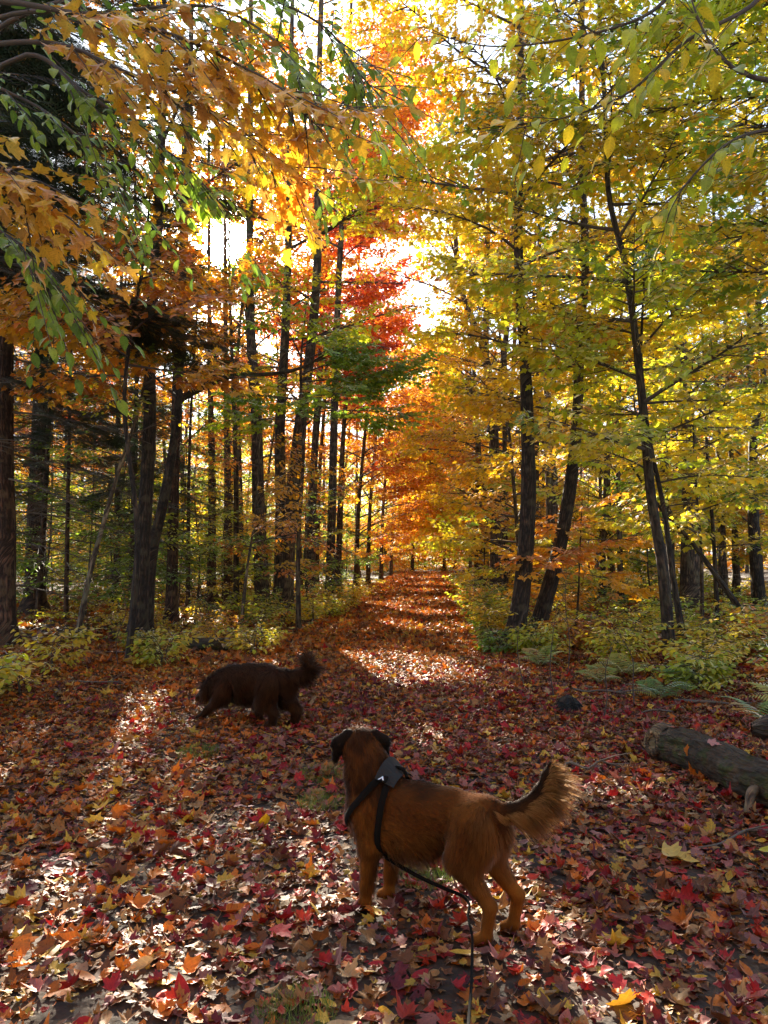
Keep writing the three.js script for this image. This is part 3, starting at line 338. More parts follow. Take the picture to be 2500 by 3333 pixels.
// ---- the wood behind: every tree a trunk and a crown
{
  const r = rand(77), taken = [];
  const ok = (x, z, d) => { if (Math.abs(x - pathX(z)) < pathHalf(z) + 1.3) return false; for (const [a, b] of taken) if (Math.hypot(a - x, b - z) < d) return false; taken.push([x, z]); return true; };
  const place = (n, x0, x1, z0, z1, gap, make) => { let made = 0; for (let k = 0; k < n * 30 && made < n; k++) { const z = lerp(z0, z1, r()), x = pathX(z) + lerp(x0, x1, r()); if (ok(x, z, gap)) { make(x, z, made); made++; } } };
  const line = (h) => { const lx = (r() - 0.5) * 1.6; return [[0, 0], [lx * 0.3 + (r() - 0.5) * 0.5, h * 0.3], [lx * 0.6 + (r() - 0.5) * 0.8, h * 0.6], [lx + (r() - 0.5) * 1.0, h]]; };
  place(24, 3.5, 24, -24, -44, 2.0, (x, z, i) => { const h = 12 + r() * 8; tree({ seed: 300 + i, name: 'golden_maple', label: 'golden maple among the backlit trees right of the path', group: 'golden maples right of the path', at: [x, z], line: line(h), r: 0.1 + r() * 0.1, pal: ['gold', 'lime', 'gold', 'amber', 'mixed'][i % 5], spray: 'maple', limbs: { n: 28, y0: 1.8, y1: h * 0.97, len: 3.2 }, pitch: 0.62, step: 0.5 }); });
  place(24, -24, -3.2, -28, -46, 2.2, (x, z, i) => { const h = 13 + r() * 8, con = i % 3 === 2; tree(con ? { seed: 340 + i, name: 'spruce_tree', label: 'distant dark spruce in the wood left of the path', group: 'distant spruces left of the path', at: [x, z], line: line(h), r: 0.14, bark: 'conifer', spray: 'needle', size: 1.5, limbs: { n: 40, y0: 2, y1: h * 0.97, len: 2.8 }, pitch: 0.5, step: 0.5, wiggle: 0.04 } : { seed: 340 + i, name: 'orange_maple', label: 'orange maple in the wood left of the path', group: 'orange maples left of the path', at: [x, z], line: line(h), r: 0.07 + r() * 0.07, pal: ['orange', 'amber', 'orange', 'orange'][i % 4], spray: 'maple', limbs: { n: 24, y0: 6, y1: h * 0.97, len: 3.2 }, pitch: 0.62, step: 0.5 }); });
  place(24, 2.8, 18, -19, -38, 1.5, (x, z, i) => { const h = 3 + r() * 3.5; tree({ seed: 500 + i, name: 'understory_maple', label: 'thin understory maple with low yellow-green layers right of the path', group: 'understory maples right of the path', at: [x, z], line: [[0, 0], [(r() - 0.5) * 0.4, h * 0.4], [(r() - 0.5) * 0.6, h]], r: 0.025 + r() * 0.02, bark: 'maple', pal: ['lime', 'gold', 'green', 'lime', 'amber', 'gold'][i % 6], limbs: { n: 16, y0: 0.5, y1: h * 0.98, len: 1.9, rise: 0.25 }, pitch: 0.4, roll: 0.35, flare: 0.2 }); });
  place(36, -17, -2.5, -18, -40, 1.3, (x, z, i) => { const h = 3 + r() * 4.5; tree({ seed: 530 + i, name: 'understory_beech', label: 'thin understory sapling with green to amber layers left of the path', group: 'understory saplings left of the path', at: [x, z], line: [[0, 0], [(r() - 0.5) * 0.4, h * 0.4], [(r() - 0.5) * 0.6, h]], r: 0.025 + r() * 0.02, bark: 'beech', pal: ['green', 'lime', 'green', 'green', 'gold', 'green'][i % 6], spray: 'beech', limbs: { n: 13, y0: 0.5, y1: h * 0.98, len: 1.8, rise: 0.2 }, pitch: 0.4, roll: 0.35, flare: 0.2 }); });
  place(44, -36, 36, -47, -76, 2.6, (x, z, i) => { const h = 13 + r() * 8; tree({ seed: 380 + i, name: 'far_maple', label: x < pathX(z) ? 'far-off maple beyond the left wood' : 'far-off maple beyond the right wood', group: x < pathX(z) ? 'far maples left of the path' : 'far maples right of the path', at: [x, z], line: line(h), r: 0.14, pal: x < pathX(z) ? ['orange', 'amber', 'green'][i % 3] : ['gold', 'amber', 'lime'][i % 3], spray: 'mapleFar', limbs: { n: 24, y0: 1.2, y1: h * 0.97, len: 3.6 }, pitch: 1.0, step: 0.9, size: 0.85 }); });
  for (let i = 0; i < 14; i++) { const z = -80 - r() * 26, x = -30 + i * 5.4 + r() * 2, h = 14 + r() * 8; tree({ seed: 440 + i, name: 'far_maple', label: 'maple closing the view at the far end of the path', group: 'maples at the far end of the path', at: [x, z], line: line(h), r: 0.16, pal: ['orange', 'amber', 'gold'][i % 3], spray: 'mapleFar', limbs: { n: 28, y0: 0.8, y1: h * 0.97, len: 4.2 }, pitch: 1.0, step: 0.9, size: 1.1 }); }
  // beyond them the wood reads as one mass
  const mats = [], cols = [], W = V();
  for (let i = 0; i < 10500; i++) { const z = -62 - r() * 75, x = pathX(Math.max(z, -90)) + (r() * 2 - 1) * (45 + (-z - 60) * 0.4); if (z > -66 && Math.abs(x - pathX(z)) < 3.2) continue; const y = groundY(x, z) + Math.pow(r(), 1.7) * 17, a = r() * 6.28; W.set(x, y, z); if (open(x, y, z, 0.6) || gap(x, y, z)) continue; mats.push(sprayMatrix(W, V(Math.cos(a), (r() - 0.5) * 0.5, Math.sin(a)), r, 1.0 + r() * 0.9, 0.6)); cols.push(leafColor(x < pathX(z) ? (noise(x * 0.1, z * 0.1) > 0.5 ? 'green' : 'amber') : (noise(x * 0.1, z * 0.1) > 0.5 ? 'gold' : 'amber'), r, W)); }
  for (let i = 0; i < 3200; i++) { const z = -60 - r() * 28, x = -26 + r() * 46; if (z > -66 && Math.abs(x - pathX(z)) < 2.6) continue; const y = groundY(x, z) + r() * 5, a = r() * 6.28; W.set(x, y, z); mats.push(sprayMatrix(W, V(Math.cos(a), (r() - 0.5) * 0.5, Math.sin(a)), r, 0.8 + r() * 0.6, 0.6)); cols.push(leafColor(r() < 0.4 ? 'green' : 'amber', r, W)); }
  const g = instanced('distant_wood', SPRAY.mapleFar[0], CROWN, mats, cols, scene); tag(g, 'far-off autumn wood closing the view behind the trees', 'wood');
}
// ---------------------------------------------------------------- dogs
// bones: [ax,ay,az, bx,by,bz, ra, rb, blend]; a body is one surface round all of them
function bodyField(bones) {
  const B = bones.map((b) => { const d = [b[3] - b[0], b[4] - b[1], b[5] - b[2]], l2 = d[0] ** 2 + d[1] ** 2 + d[2] ** 2 || 1e-9; return { b, d, l2 }; });
  const one = (o, x, y, z) => { const { b, d, l2 } = o, px = x - b[0], py = y - b[1], pz = z - b[2], t = Math.min(1, Math.max(0, (px * d[0] + py * d[1] + pz * d[2]) / l2)), qx = px - d[0] * t, qy = py - d[1] * t, qz = pz - d[2] * t; return Math.sqrt(qx * qx + qy * qy + qz * qz) - (b[6] + (b[7] - b[6]) * t); };
  const f = (x, y, z) => { let m = 1e3; for (const o of B) { const v = one(o, x, y, z), k = o.b[8] ?? 0.03, h = Math.max(k - Math.abs(m - v), 0) / k; m = Math.min(m, v) - h * h * k * 0.25; } return m; };
  f.near = (x, y, z) => { let m = 1e3, w = 0; B.forEach((o, i) => { const v = one(o, x, y, z); if (v < m) { m = v; w = i; } }); return w; };
  f.grad = (x, y, z, e = 0.004) => V(f(x + e, y, z) - f(x - e, y, z), f(x, y + e, z) - f(x, y - e, z), f(x, y, z + e) - f(x, y, z - e)).normalize();
  return f;
}
function surfaceNet(f, lo, hi, cell, color) {
  const n = [0, 1, 2].map((i) => Math.ceil((hi[i] - lo[i]) / cell) + 1), at = (i, j, k) => (k * n[1] + j) * n[0] + i, F = new Float32Array(n[0] * n[1] * n[2]), G = new Geo(), id = new Int32Array(F.length).fill(-1);
  for (let k = 0; k < n[2]; k++) for (let j = 0; j < n[1]; j++) for (let i = 0; i < n[0]; i++) F[at(i, j, k)] = f(lo[0] + i * cell, lo[1] + j * cell, lo[2] + k * cell);
  for (let k = 0; k < n[2] - 1; k++) for (let j = 0; j < n[1] - 1; j++) for (let i = 0; i < n[0] - 1; i++) {
    let c = 0, sx = 0, sy = 0, sz = 0;
    const E = (i0, j0, k0, i1, j1, k1) => { const a = F[at(i + i0, j + j0, k + k0)], b = F[at(i + i1, j + j1, k + k1)]; if ((a < 0) !== (b < 0)) { const t = a / (a - b); sx += i0 + (i1 - i0) * t; sy += j0 + (j1 - j0) * t; sz += k0 + (k1 - k0) * t; c++; } };
    E(0, 0, 0, 1, 0, 0); E(0, 1, 0, 1, 1, 0); E(0, 0, 1, 1, 0, 1); E(0, 1, 1, 1, 1, 1); E(0, 0, 0, 0, 1, 0); E(1, 0, 0, 1, 1, 0); E(0, 0, 1, 0, 1, 1); E(1, 0, 1, 1, 1, 1); E(0, 0, 0, 0, 0, 1); E(1, 0, 0, 1, 0, 1); E(0, 1, 0, 0, 1, 1); E(1, 1, 0, 1, 1, 1);
    if (c) { const x = lo[0] + (i + sx / c) * cell, y = lo[1] + (j + sy / c) * cell, z = lo[2] + (k + sz / c) * cell, g = f.grad(x, y, z); id[at(i, j, k)] = G.v(x, y, z, g.x, g.y, g.z, x * 4, y * 4, color(x, y, z)); }
  }
  const quad = (a, b, c, d, flip) => { if (a < 0 || b < 0 || c < 0 || d < 0) return; if (flip) { G.tri(a, c, b); G.tri(a, d, c); } else { G.tri(a, b, c); G.tri(a, c, d); } };
  for (let k = 1; k < n[2] - 1; k++) for (let j = 1; j < n[1] - 1; j++) for (let i = 1; i < n[0] - 1; i++) {
    const v = F[at(i, j, k)] < 0;
    if (v !== F[at(i + 1, j, k)] < 0) quad(id[at(i, j - 1, k - 1)], id[at(i, j, k - 1)], id[at(i, j, k)], id[at(i, j - 1, k)], !v);
    if (v !== F[at(i, j + 1, k)] < 0) quad(id[at(i - 1, j, k - 1)], id[at(i, j, k - 1)], id[at(i, j, k)], id[at(i - 1, j, k)], v);
    if (v !== F[at(i, j, k + 1)] < 0) quad(id[at(i - 1, j - 1, k)], id[at(i, j - 1, k)], id[at(i, j, k)], id[at(i - 1, j, k)], !v);
  }
  return G;
}
// fur: strands rooted on the body, combed along the bones; len(p, bone) in metres, dir adds to the comb
function furOn(body, f, bones, count, seed, spec) {
  const r = rand(seed), p = body.p, ix = body.i, cum = []; let s = 0; const A = V(), Bv = V(), Cv = V();
  for (let i = 0; i < ix.length; i += 3) { A.fromArray(p, ix[i] * 3); Bv.fromArray(p, ix[i + 1] * 3); Cv.fromArray(p, ix[i + 2] * 3); s += Bv.sub(A).cross(Cv.sub(A)).length() * spec.weight(A); cum.push(s); }
  const G = new Geo(), P = V();
  for (let q = 0; q < count; q++) {
    const t = r() * s; let a = 0, b = cum.length - 1; while (a < b) { const m = (a + b) >> 1; if (cum[m] < t) a = m + 1; else b = m; }
    A.fromArray(p, ix[a * 3] * 3); Bv.fromArray(p, ix[a * 3 + 1] * 3); Cv.fromArray(p, ix[a * 3 + 2] * 3); let u = r(), v = r(); if (u + v > 1) { u = 1 - u; v = 1 - v; }
    P.copy(A).addScaledVector(Bv.sub(A), u).addScaledVector(Cv.sub(A), v);
    const w = f.near(P.x, P.y, P.z), bn = bones[w], N = f.grad(P.x, P.y, P.z), flow = V(bn[3] - bn[0], bn[4] - bn[1], bn[5] - bn[2]).normalize(), o = spec.hair(P, w, N, r);
    flow.addScaledVector(N, -flow.dot(N)); const D = flow.multiplyScalar(0.9).addScaledVector(N, o.lift); D.y -= o.fall; if (o.add) D.add(o.add); D.x += (r() - 0.5) * o.mess; D.y += (r() - 0.5) * o.mess; D.z += (r() - 0.5) * o.mess; D.normalize();
    const W = V().crossVectors(D, N); if (W.lengthSq() < 1e-6) W.set(0, 0, 1); W.normalize().applyAxisAngle(D, (r() - 0.5) * 2.4);
    const L = o.len * (0.65 + r() * 0.7), w0 = o.width, m1 = P.clone().addScaledVector(N, -0.003).addScaledVector(D, L * 0.5), e = P.clone().addScaledVector(D, L); e.y -= o.fall * L * 0.35; const c0 = o.col, c1 = o.tip ?? o.col;
    const mid = [0, 1, 2].map((k) => lerp(c0[k], c1[k], 0.5)), NN = N.clone().lerp(D, 0.2);
    const a0 = G.v(P.x - W.x * w0, P.y - W.y * w0, P.z - W.z * w0, NN.x, NN.y, NN.z, 0, 0, c0), a1 = G.v(P.x + W.x * w0, P.y + W.y * w0, P.z + W.z * w0, NN.x, NN.y, NN.z, 0, 0, c0), b0 = G.v(m1.x - W.x * w0 * 0.8, m1.y - W.y * w0 * 0.8, m1.z - W.z * w0 * 0.8, NN.x, NN.y, NN.z, 0, 0, mid), b1 = G.v(m1.x + W.x * w0 * 0.8, m1.y + W.y * w0 * 0.8, m1.z + W.z * w0 * 0.8, NN.x, NN.y, NN.z, 0, 0, mid), t0 = G.v(e.x, e.y, e.z, NN.x, NN.y, NN.z, 0, 0, c1);
    G.tri(a0, a1, b1); G.tri(a0, b1, b0); G.tri(b0, b1, t0);
  }
  return G.build();
}
const furMat = leafMat(0.4, 0.85, { specularIntensity: 0.35 }), skinMat = new THREE.MeshPhysicalMaterial({ vertexColors: true, roughness: 1, specularIntensity: 0.1 });
const blackWeb = new THREE.MeshPhysicalMaterial({ color: lin(0.007, 0.006, 0.005), roughness: 1, specularIntensity: 0.2 }), greyPlate = std({ color: lin(0.014, 0.012, 0.01), roughness: 0.9 }), whitePrint = std({ color: lin(0.75, 0.76, 0.78), roughness: 0.5 }), metalRing = std({ color: lin(0.5, 0.5, 0.5), metalness: 1, roughness: 0.3 });
{ // the standing dog on the leash
  const base = [0.453, groundY(0.25, -3.25) - 0.008, -3.144], T = thing('dog', 'reddish-brown dog in a black harness standing with its back to us', 'dog', base, null, Math.atan2(0.522, -0.853));
  const hc = [0.665, 0.69, 0.015], hd = [0.607, -0.12, 0.80], el = [0.80, 0, -0.61];
  const H = (a, b, c) => [hc[0] + hd[0] * a + el[0] * b, hc[1] + c + hd[1] * a, hc[2] + hd[2] * a + el[2] * b];
  const BN = [
    [0.50, 0.487, 0, 0.34, 0.478, 0, 0.098, 0.094, 0.06], [0.34, 0.478, 0, 0.20, 0.484, 0, 0.094, 0.086, 0.06], [0.20, 0.488, 0, 0.05, 0.484, 0, 0.08, 0.082, 0.06],
    [0.60, 0.41, 0, 0.50, 0.385, 0, 0.10, 0.108, 0.06], [0.50, 0.385, 0, 0.36, 0.385, 0, 0.108, 0.098, 0.06], [0.36, 0.39, 0, 0.22, 0.43, 0, 0.092, 0.068, 0.06],
    [...hc, 0.585, 0.56, 0, 0.082, 0.096, 0.05], [0.62, 0.60, 0.01, 0.545, 0.49, 0, 0.088, 0.105, 0.06], [0.62, 0.56, 0, 0.62, 0.44, 0, 0.085, 0.085, 0.06],
    [...H(0.02, 0.035, 0.008), ...H(0.02, -0.035, 0.008), 0.062, 0.062, 0.03], [...H(0.04, 0, 0), ...H(0.1, 0, -0.02), 0.065, 0.045, 0.03], [...H(0.1, 0, -0.025), ...H(0.185, 0, -0.035), 0.04, 0.03, 0.02],
    // ears hang from the sides of the skull
    [...H(-0.01, 0.062, 0.062), ...H(-0.01, 0.105, 0.025), 0.024, 0.03, 0.012], [...H(-0.01, 0.105, 0.025), ...H(0.0, 0.118, -0.045), 0.03, 0.016, 0.012], [...H(-0.01, -0.062, 0.062), ...H(-0.01, -0.105, 0.03), 0.022, 0.026, 0.012], [...H(-0.01, -0.105, 0.03), ...H(0.01, -0.12, -0.03), 0.026, 0.013, 0.012],
    // left foreleg (near), right foreleg
    [0.575, 0.44, -0.07, 0.55, 0.30, -0.085, 0.078, 0.052, 0.04], [0.55, 0.30, -0.085, 0.572, 0.125, -0.08, 0.048, 0.029, 0.03], [0.572, 0.125, -0.08, 0.582, 0.05, -0.076, 0.028, 0.026, 0.02], [0.582, 0.045, -0.076, 0.612, 0.024, -0.076, 0.027, 0.026, 0.015],
    [0.575, 0.44, 0.07, 0.53, 0.30, 0.085, 0.078, 0.052, 0.04], [0.53, 0.30, 0.085, 0.545, 0.125, 0.078, 0.048, 0.029, 0.03], [0.545, 0.125, 0.078, 0.55, 0.05, 0.074, 0.028, 0.026, 0.02], [0.55, 0.045, 0.074, 0.585, 0.024, 0.074, 0.027, 0.026, 0.015],
    // left hind leg (near), right hind leg
    [0.07, 0.47, -0.048, 0.125, 0.33, -0.075, 0.085, 0.06, 0.05], [0.035, 0.42, -0.05, 0.07, 0.32, -0.07, 0.068, 0.048, 0.05], [0.12, 0.32, -0.075, -0.015, 0.17, -0.078, 0.054, 0.026, 0.035], [-0.018, 0.168, -0.082, 0.002, 0.055, -0.08, 0.028, 0.024, 0.02], [0.002, 0.048, -0.08, 0.042, 0.024, -0.08, 0.026, 0.026, 0.015],
    [0.06, 0.47, 0.048, 0.08, 0.33, 0.075, 0.085, 0.06, 0.05], [0.015, 0.42, 0.05, 0.03, 0.32, 0.07, 0.066, 0.046, 0.05], [0.075, 0.32, 0.075, -0.07, 0.17, 0.078, 0.052, 0.026, 0.035], [-0.073, 0.168, 0.082, -0.052, 0.055, 0.08, 0.028, 0.024, 0.02], [-0.052, 0.048, 0.08, -0.014, 0.024, 0.08, 0.026, 0.026, 0.015],
    // tail
    [0.03, 0.515, 0, -0.06, 0.527, 0, 0.042, 0.03, 0.03], [-0.06, 0.527, 0, -0.14, 0.562, 0, 0.03, 0.027, 0.02], [-0.14, 0.562, 0, -0.2, 0.622, 0, 0.027, 0.024, 0.02], [-0.2, 0.622, 0, -0.232, 0.69, 0, 0.024, 0.018, 0.02], [-0.232, 0.69, 0, -0.243, 0.735, 0, 0.018, 0.009, 0.02],
  ];
  const f = bodyField(BN), tan = [0.23, 0.088, 0.016], rust = [0.105, 0.034, 0.007], dark = [0.03, 0.013, 0.006], black = [0.016, 0.01, 0.007];
  const coat = (x, y, z) => {
    const w = f.near(x, y, z), n = noise(x * 14, y * 14, z * 14);
    if (w >= 12 && w <= 15) return black; if (w >= 34) return w === 34 ? rust : ((t) => [0.11, 0.044, 0.013].map((v, i) => lerp(v, [0.04, 0.019, 0.009][i], t)))(smooth(-0.03, 0.035, y - 0.545 + 0.45 * Math.min(0, x + 0.1) + (n - 0.5) * 0.05));
    const mix = (a, b, t) => a.map((v, i) => lerp(v, b[i], t));
    if (w === 9 || w === 6 || w === 10 || w === 11) return mix(rust, dark, smooth(0.45, 0.8, n) * 0.6);
    if (w >= 16) return mix(tan, rust, clamp(n * 0.8 + (y > 0.32 ? 0.35 : 0), 0, 1));
    return mix(mix(rust, tan, smooth(0.46, 0.34, y) * 0.7), dark, smooth(0.5, 0.585, y + (n - 0.5) * 0.06) * smooth(0.1, 0.3, x) * 0.85);
  };
  const body = surfaceNet(f, [-0.3, -0.02, -0.2], [0.86, 0.82, 0.24], 0.009, coat);
  mesh('body', body.build(), skinMat, T);
  const fur = furOn(body, f, BN, 90000, 5, {
    weight: (p) => (p.x < 0.0 && p.y > 0.5 ? 3.2 : 1),
    hair: (p, w, N, r) => {
      let c = coat(p.x, p.y, p.z), kk = (0.45 + 1.1 * fbm(p.x * 60, p.y * 25, p.z * 60, 2)) * (0.6 + r() * 0.8); c = c.map((v) => v * kk);
      if (w >= 34) { const t = w - 34 + (p.y - 0.5), under = clamp(-N.y * 0.7 - N.x * 0.9 + 0.15, 0, 1); return { len: (w === 34 ? 0.024 : 0.022 + 0.085 * under * (w === 38 ? 0.5 : 1)), lift: 0.25 + under * 0.5, fall: 0.1 + under * 0.35, add: V(-0.45 * under, -0.1 * under, 0), mess: 0.22, width: 0.0011, col: c, tip: under > 0.25 ? [0.62, 0.34, 0.13] : c }; }
      const belly = w >= 3 && w <= 5 ? clamp(-N.y, 0, 1) : 0, pants = w >= 24 && w <= 33 && p.y > 0.24 ? clamp(-N.x * 1.2, 0, 1) : 0, neck = w >= 6 && w <= 8, leg = w >= 16 && p.y < 0.25 && w < 34, ear = w >= 12 && w <= 15, fore = (w === 17 || w === 21) ? clamp(-N.x, 0, 1) : 0;
      return { len: leg ? 0.016 + fore * 0.035 : ear ? 0.02 : 0.02 + belly * 0.04 + pants * 0.03 + (neck ? 0.014 : 0), lift: 0.24 + belly * 0.2 + pants * 0.25, fall: 0.2 + belly * 0.5 + pants * 0.3, mess: 0.28, width: leg ? 0.0009 : 0.0012, col: c, tip: c.map((v, i) => lerp(v * 1.25, [0.5, 0.23, 0.07][i], Math.max(pants, belly) * 0.55)) };
    },
  });
  mesh('fur', fur, furMat, T);
  // harness: straps that follow the body
  const torso = bodyField(BN.slice(0, 9));
  const wrap = (name, cx, cy, cz, ax, width, mat, a0 = 0, a1 = Math.PI * 2, gap = 0.014) => {
    const A = ax.clone().normalize(), U = V(0, 1, 0).addScaledVector(A, -A.y).normalize(), Wv = V().crossVectors(A, U), G = new Geo(), n = 60, m = 4;
    for (let k = 0; k <= n; k++) { const a = lerp(a0, a1, k / n), d = U.clone().multiplyScalar(Math.cos(a)).addScaledVector(Wv, Math.sin(a)); for (let j = 0; j <= m; j++) { const o = V(cx, cy, cz).addScaledVector(A, (j / m - 0.5) * width); let s = 0.02; while (s < 0.3 && (name === 'girth_strap' ? torso : f)(o.x + d.x * s, o.y + d.y * s, o.z + d.z * s) < gap + (j % m ? 0.003 : 0)) s += 0.002; G.v(o.x + d.x * s, o.y + d.y * s, o.z + d.z * s, d.x, d.y, d.z, a, j / m); } }
    for (let k = 0; k < n; k++) for (let j = 0; j < m; j++) { const q = k * (m + 1) + j; G.tri(q, q + 1, q + m + 1); G.tri(q + 1, q + m + 2, q + m + 1); }
    return mesh(name, G.build(true), mat, T);
  };
  blackWeb.side = greyPlate.side = THREE.DoubleSide;
  wrap('girth_strap', 0.475, 0.44, 0, V(1, 0.1, 0), 0.03, blackWeb);
  wrap('neck_strap', 0.58, 0.50, 0, V(0.75, 0.6, 0), 0.03, blackWeb);
  wrap('back_panel', 0.485, 0.47, 0, V(1, 0.12, 0), 0.09, greyPlate, -0.7, 0.7, 0.022);
  const ba = -0.62, bd = V(0, Math.cos(ba), Math.sin(ba)); let bs = 0.05; while (f(0.485, 0.47 + bd.y * bs, bd.z * bs) < 0.026) bs += 0.002;
  const plate = mesh('badge', new THREE.BoxGeometry(0.052, 0.03, 0.006), blackWeb, T); plate.quaternion.setFromRotationMatrix(new THREE.Matrix4().makeBasis(V(-1, 0, 0), V(0, -bd.z, bd.y), bd)); plate.position.set(0.485, 0.47 + bd.y * bs, bd.z * bs);
  const sh = new THREE.Shape(); sh.moveTo(-0.015, -0.009); sh.lineTo(0.002, 0.011); sh.lineTo(0.015, -0.009); sh.lineTo(0.008, -0.009); sh.lineTo(0.001, 0.001); sh.lineTo(-0.008, -0.009);
  const em = mesh('emblem', new THREE.ExtrudeGeometry(sh, { depth: 0.002, bevelEnabled: false }), whitePrint, plate); em.position.z = 0.003;
  const HG = new Geo(); HG.tube(curve([V(0.41, 0.595, 0), V(0.43, 0.625, 0), V(0.47, 0.63, 0), V(0.5, 0.605, 0)], 14), () => 0.008, 8); mesh('handle', HG.build(true), blackWeb, T);
  const ring = mesh('leash_ring', new THREE.TorusGeometry(0.014, 0.003, 8, 20), metalRing, T); ring.position.set(0.495, 0.258, -0.045); ring.rotation.y = 1.2;
  // leash
  const M = new THREE.Matrix4().makeRotationY(T.rotation.y).setPosition(T.position), w = (x, y, z) => V(x, y, z).applyMatrix4(M);
  const LG = new Geo(); LG.tube(curve([w(0.49, 0.25, -0.05), w(0.40, 0.222, -0.05), w(0.30, 0.198, -0.05), w(0.2, 0.178, -0.045), w(0.13, 0.163, -0.035), w(0.085, 0.15, -0.06), w(0.062, 0.135, -0.12), V(0.336, 0.13, -2.93), V(0.316, 0.15, -2.75), V(0.278, 0.213, -2.45), V(0.23, 0.298, -2.1), V(0.157, 0.495, -1.5), V(0.12, 0.8, -0.8), V(0.15, 1.0, -0.35)], 90), (t) => lerp(0.0085, 0.005, smooth(0.1, 0.5, t)), 8);
  const leash = mesh('leash', LG.build(true), blackWeb, scene); tag(leash, 'thin black leash running from the harness down to the bottom of the picture', 'leash');
}
{ // the dark shaggy dog walking left
  const T = thing('dog', 'shaggy dark brown dog walking left with its head low', 'dog', [-0.965, groundY(-1.3, -7.2) - 0.01, -7.14], null, Math.atan2(0.468, -0.884));
  const BN = [
    [0.60, 0.415, 0, 0.40, 0.43, 0, 0.128, 0.13, 0.08], [0.40, 0.43, 0, 0.22, 0.44, 0, 0.13, 0.128, 0.08], [0.22, 0.44, 0, 0.03, 0.43, 0, 0.128, 0.12, 0.08], [0.62, 0.36, 0, 0.42, 0.35, 0, 0.105, 0.1, 0.08], [0.42, 0.35, 0, 0.18, 0.37, 0, 0.1, 0.09, 0.08],
    [0.88, 0.315, 0, 0.72, 0.37, 0, 0.085, 0.115, 0.06], [0.76, 0.35, 0, 0.60, 0.40, 0, 0.115, 0.13, 0.06], [0.87, 0.32, 0, 0.935, 0.285, 0, 0.088, 0.066, 0.04], [0.935, 0.27, 0, 1.03, 0.212, 0, 0.05, 0.034, 0.025], [0.93, 0.24, 0, 1.0, 0.19, 0, 0.032, 0.02, 0.015],
    [0.86, 0.36, -0.075, 0.855, 0.27, -0.1, 0.025, 0.03, 0.02], [0.86, 0.36, 0.075, 0.855, 0.27, 0.1, 0.025, 0.03, 0.02],
    [0.60, 0.36, -0.08, 0.69, 0.23, -0.1, 0.09, 0.05, 0.05], [0.69, 0.23, -0.1, 0.84, 0.11, -0.1, 0.044, 0.032, 0.03], [0.84, 0.11, -0.1, 0.91, 0.035, -0.1, 0.032, 0.03, 0.02], [0.9, 0.035, -0.1, 0.945, 0.028, -0.1, 0.037, 0.03, 0.02],
    [0.55, 0.36, 0.08, 0.42, 0.23, 0.1, 0.09, 0.048, 0.05], [0.42, 0.23, 0.1, 0.35, 0.11, 0.1, 0.044, 0.032, 0.03], [0.35, 0.11, 0.1, 0.35, 0.04, 0.1, 0.032, 0.03, 0.02], [0.35, 0.035, 0.1, 0.39, 0.026, 0.1, 0.036, 0.03, 0.02],
    [0.08, 0.42, -0.07, 0.13, 0.28, -0.1, 0.115, 0.075, 0.06], [0.13, 0.28, -0.1, 0.03, 0.165, -0.1, 0.07, 0.04, 0.04], [0.03, 0.165, -0.1, 0.055, 0.05, -0.1, 0.038, 0.034, 0.03], [0.05, 0.04, -0.1, 0.1, 0.03, -0.1, 0.042, 0.036, 0.02],
    [0.05, 0.42, 0.07, 0.03, 0.28, 0.1, 0.115, 0.075, 0.06], [0.03, 0.28, 0.1, -0.09, 0.175, 0.1, 0.07, 0.04, 0.04], [-0.09, 0.175, 0.1, -0.075, 0.06, 0.1, 0.038, 0.034, 0.03], [-0.075, 0.05, 0.1, -0.03, 0.035, 0.1, 0.036, 0.032, 0.02],
    [0.0, 0.48, 0, -0.12, 0.5, 0, 0.055, 0.034, 0.04], [-0.12, 0.5, 0, -0.23, 0.525, 0, 0.034, 0.03, 0.03], [-0.23, 0.525, 0, -0.3, 0.585, 0, 0.03, 0.028, 0.03], [-0.3, 0.585, 0, -0.28, 0.66, 0, 0.028, 0.02, 0.03],
  ];
  const f = bodyField(BN), coat = (x, y, z) => { const n = noise(x * 10, y * 10, z * 10); return [0.022 + 0.02 * n, 0.009 + 0.008 * n, 0.004 + 0.004 * n]; };
  const body = surfaceNet(f, [-0.4, -0.02, -0.26], [1.1, 0.66 + 0.1, 0.26], 0.013, coat);
  mesh('body', body.build(), skinMat, T);
  mesh('fur', furOn(body, f, BN, 60000, 9, {
    weight: (p) => (p.x < -0.05 ? 2 : 1),
    hair: (p, w, N, r) => { const k = 0.6 + r() * 0.9, c = coat(p.x, p.y, p.z).map((v) => v * k), tail = w >= 28, foot = p.y < 0.09, head = w >= 7 && w <= 9; return { len: (tail ? 0.1 : foot ? 0.018 : head ? 0.026 : p.y < 0.22 ? 0.04 : 0.075) * (0.5 + 1.1 * fbm(p.x * 22, p.y * 22, p.z * 22, 2)), lift: tail ? 0.5 : 0.42, fall: tail ? 0.45 : 0.55, mess: 0.7, width: 0.0021, col: c, tip: [0.11 * k, 0.046 * k, 0.018 * k] }; },
  }), furMat, T);
  const nose = mesh('nose', new THREE.SphereGeometry(0.022, 14, 10), std({ color: lin(0.008, 0.008, 0.008), roughness: 0.35 }), T); nose.position.set(1.058, 0.208, 0); nose.scale.set(0.8, 0.8, 1.1);
}
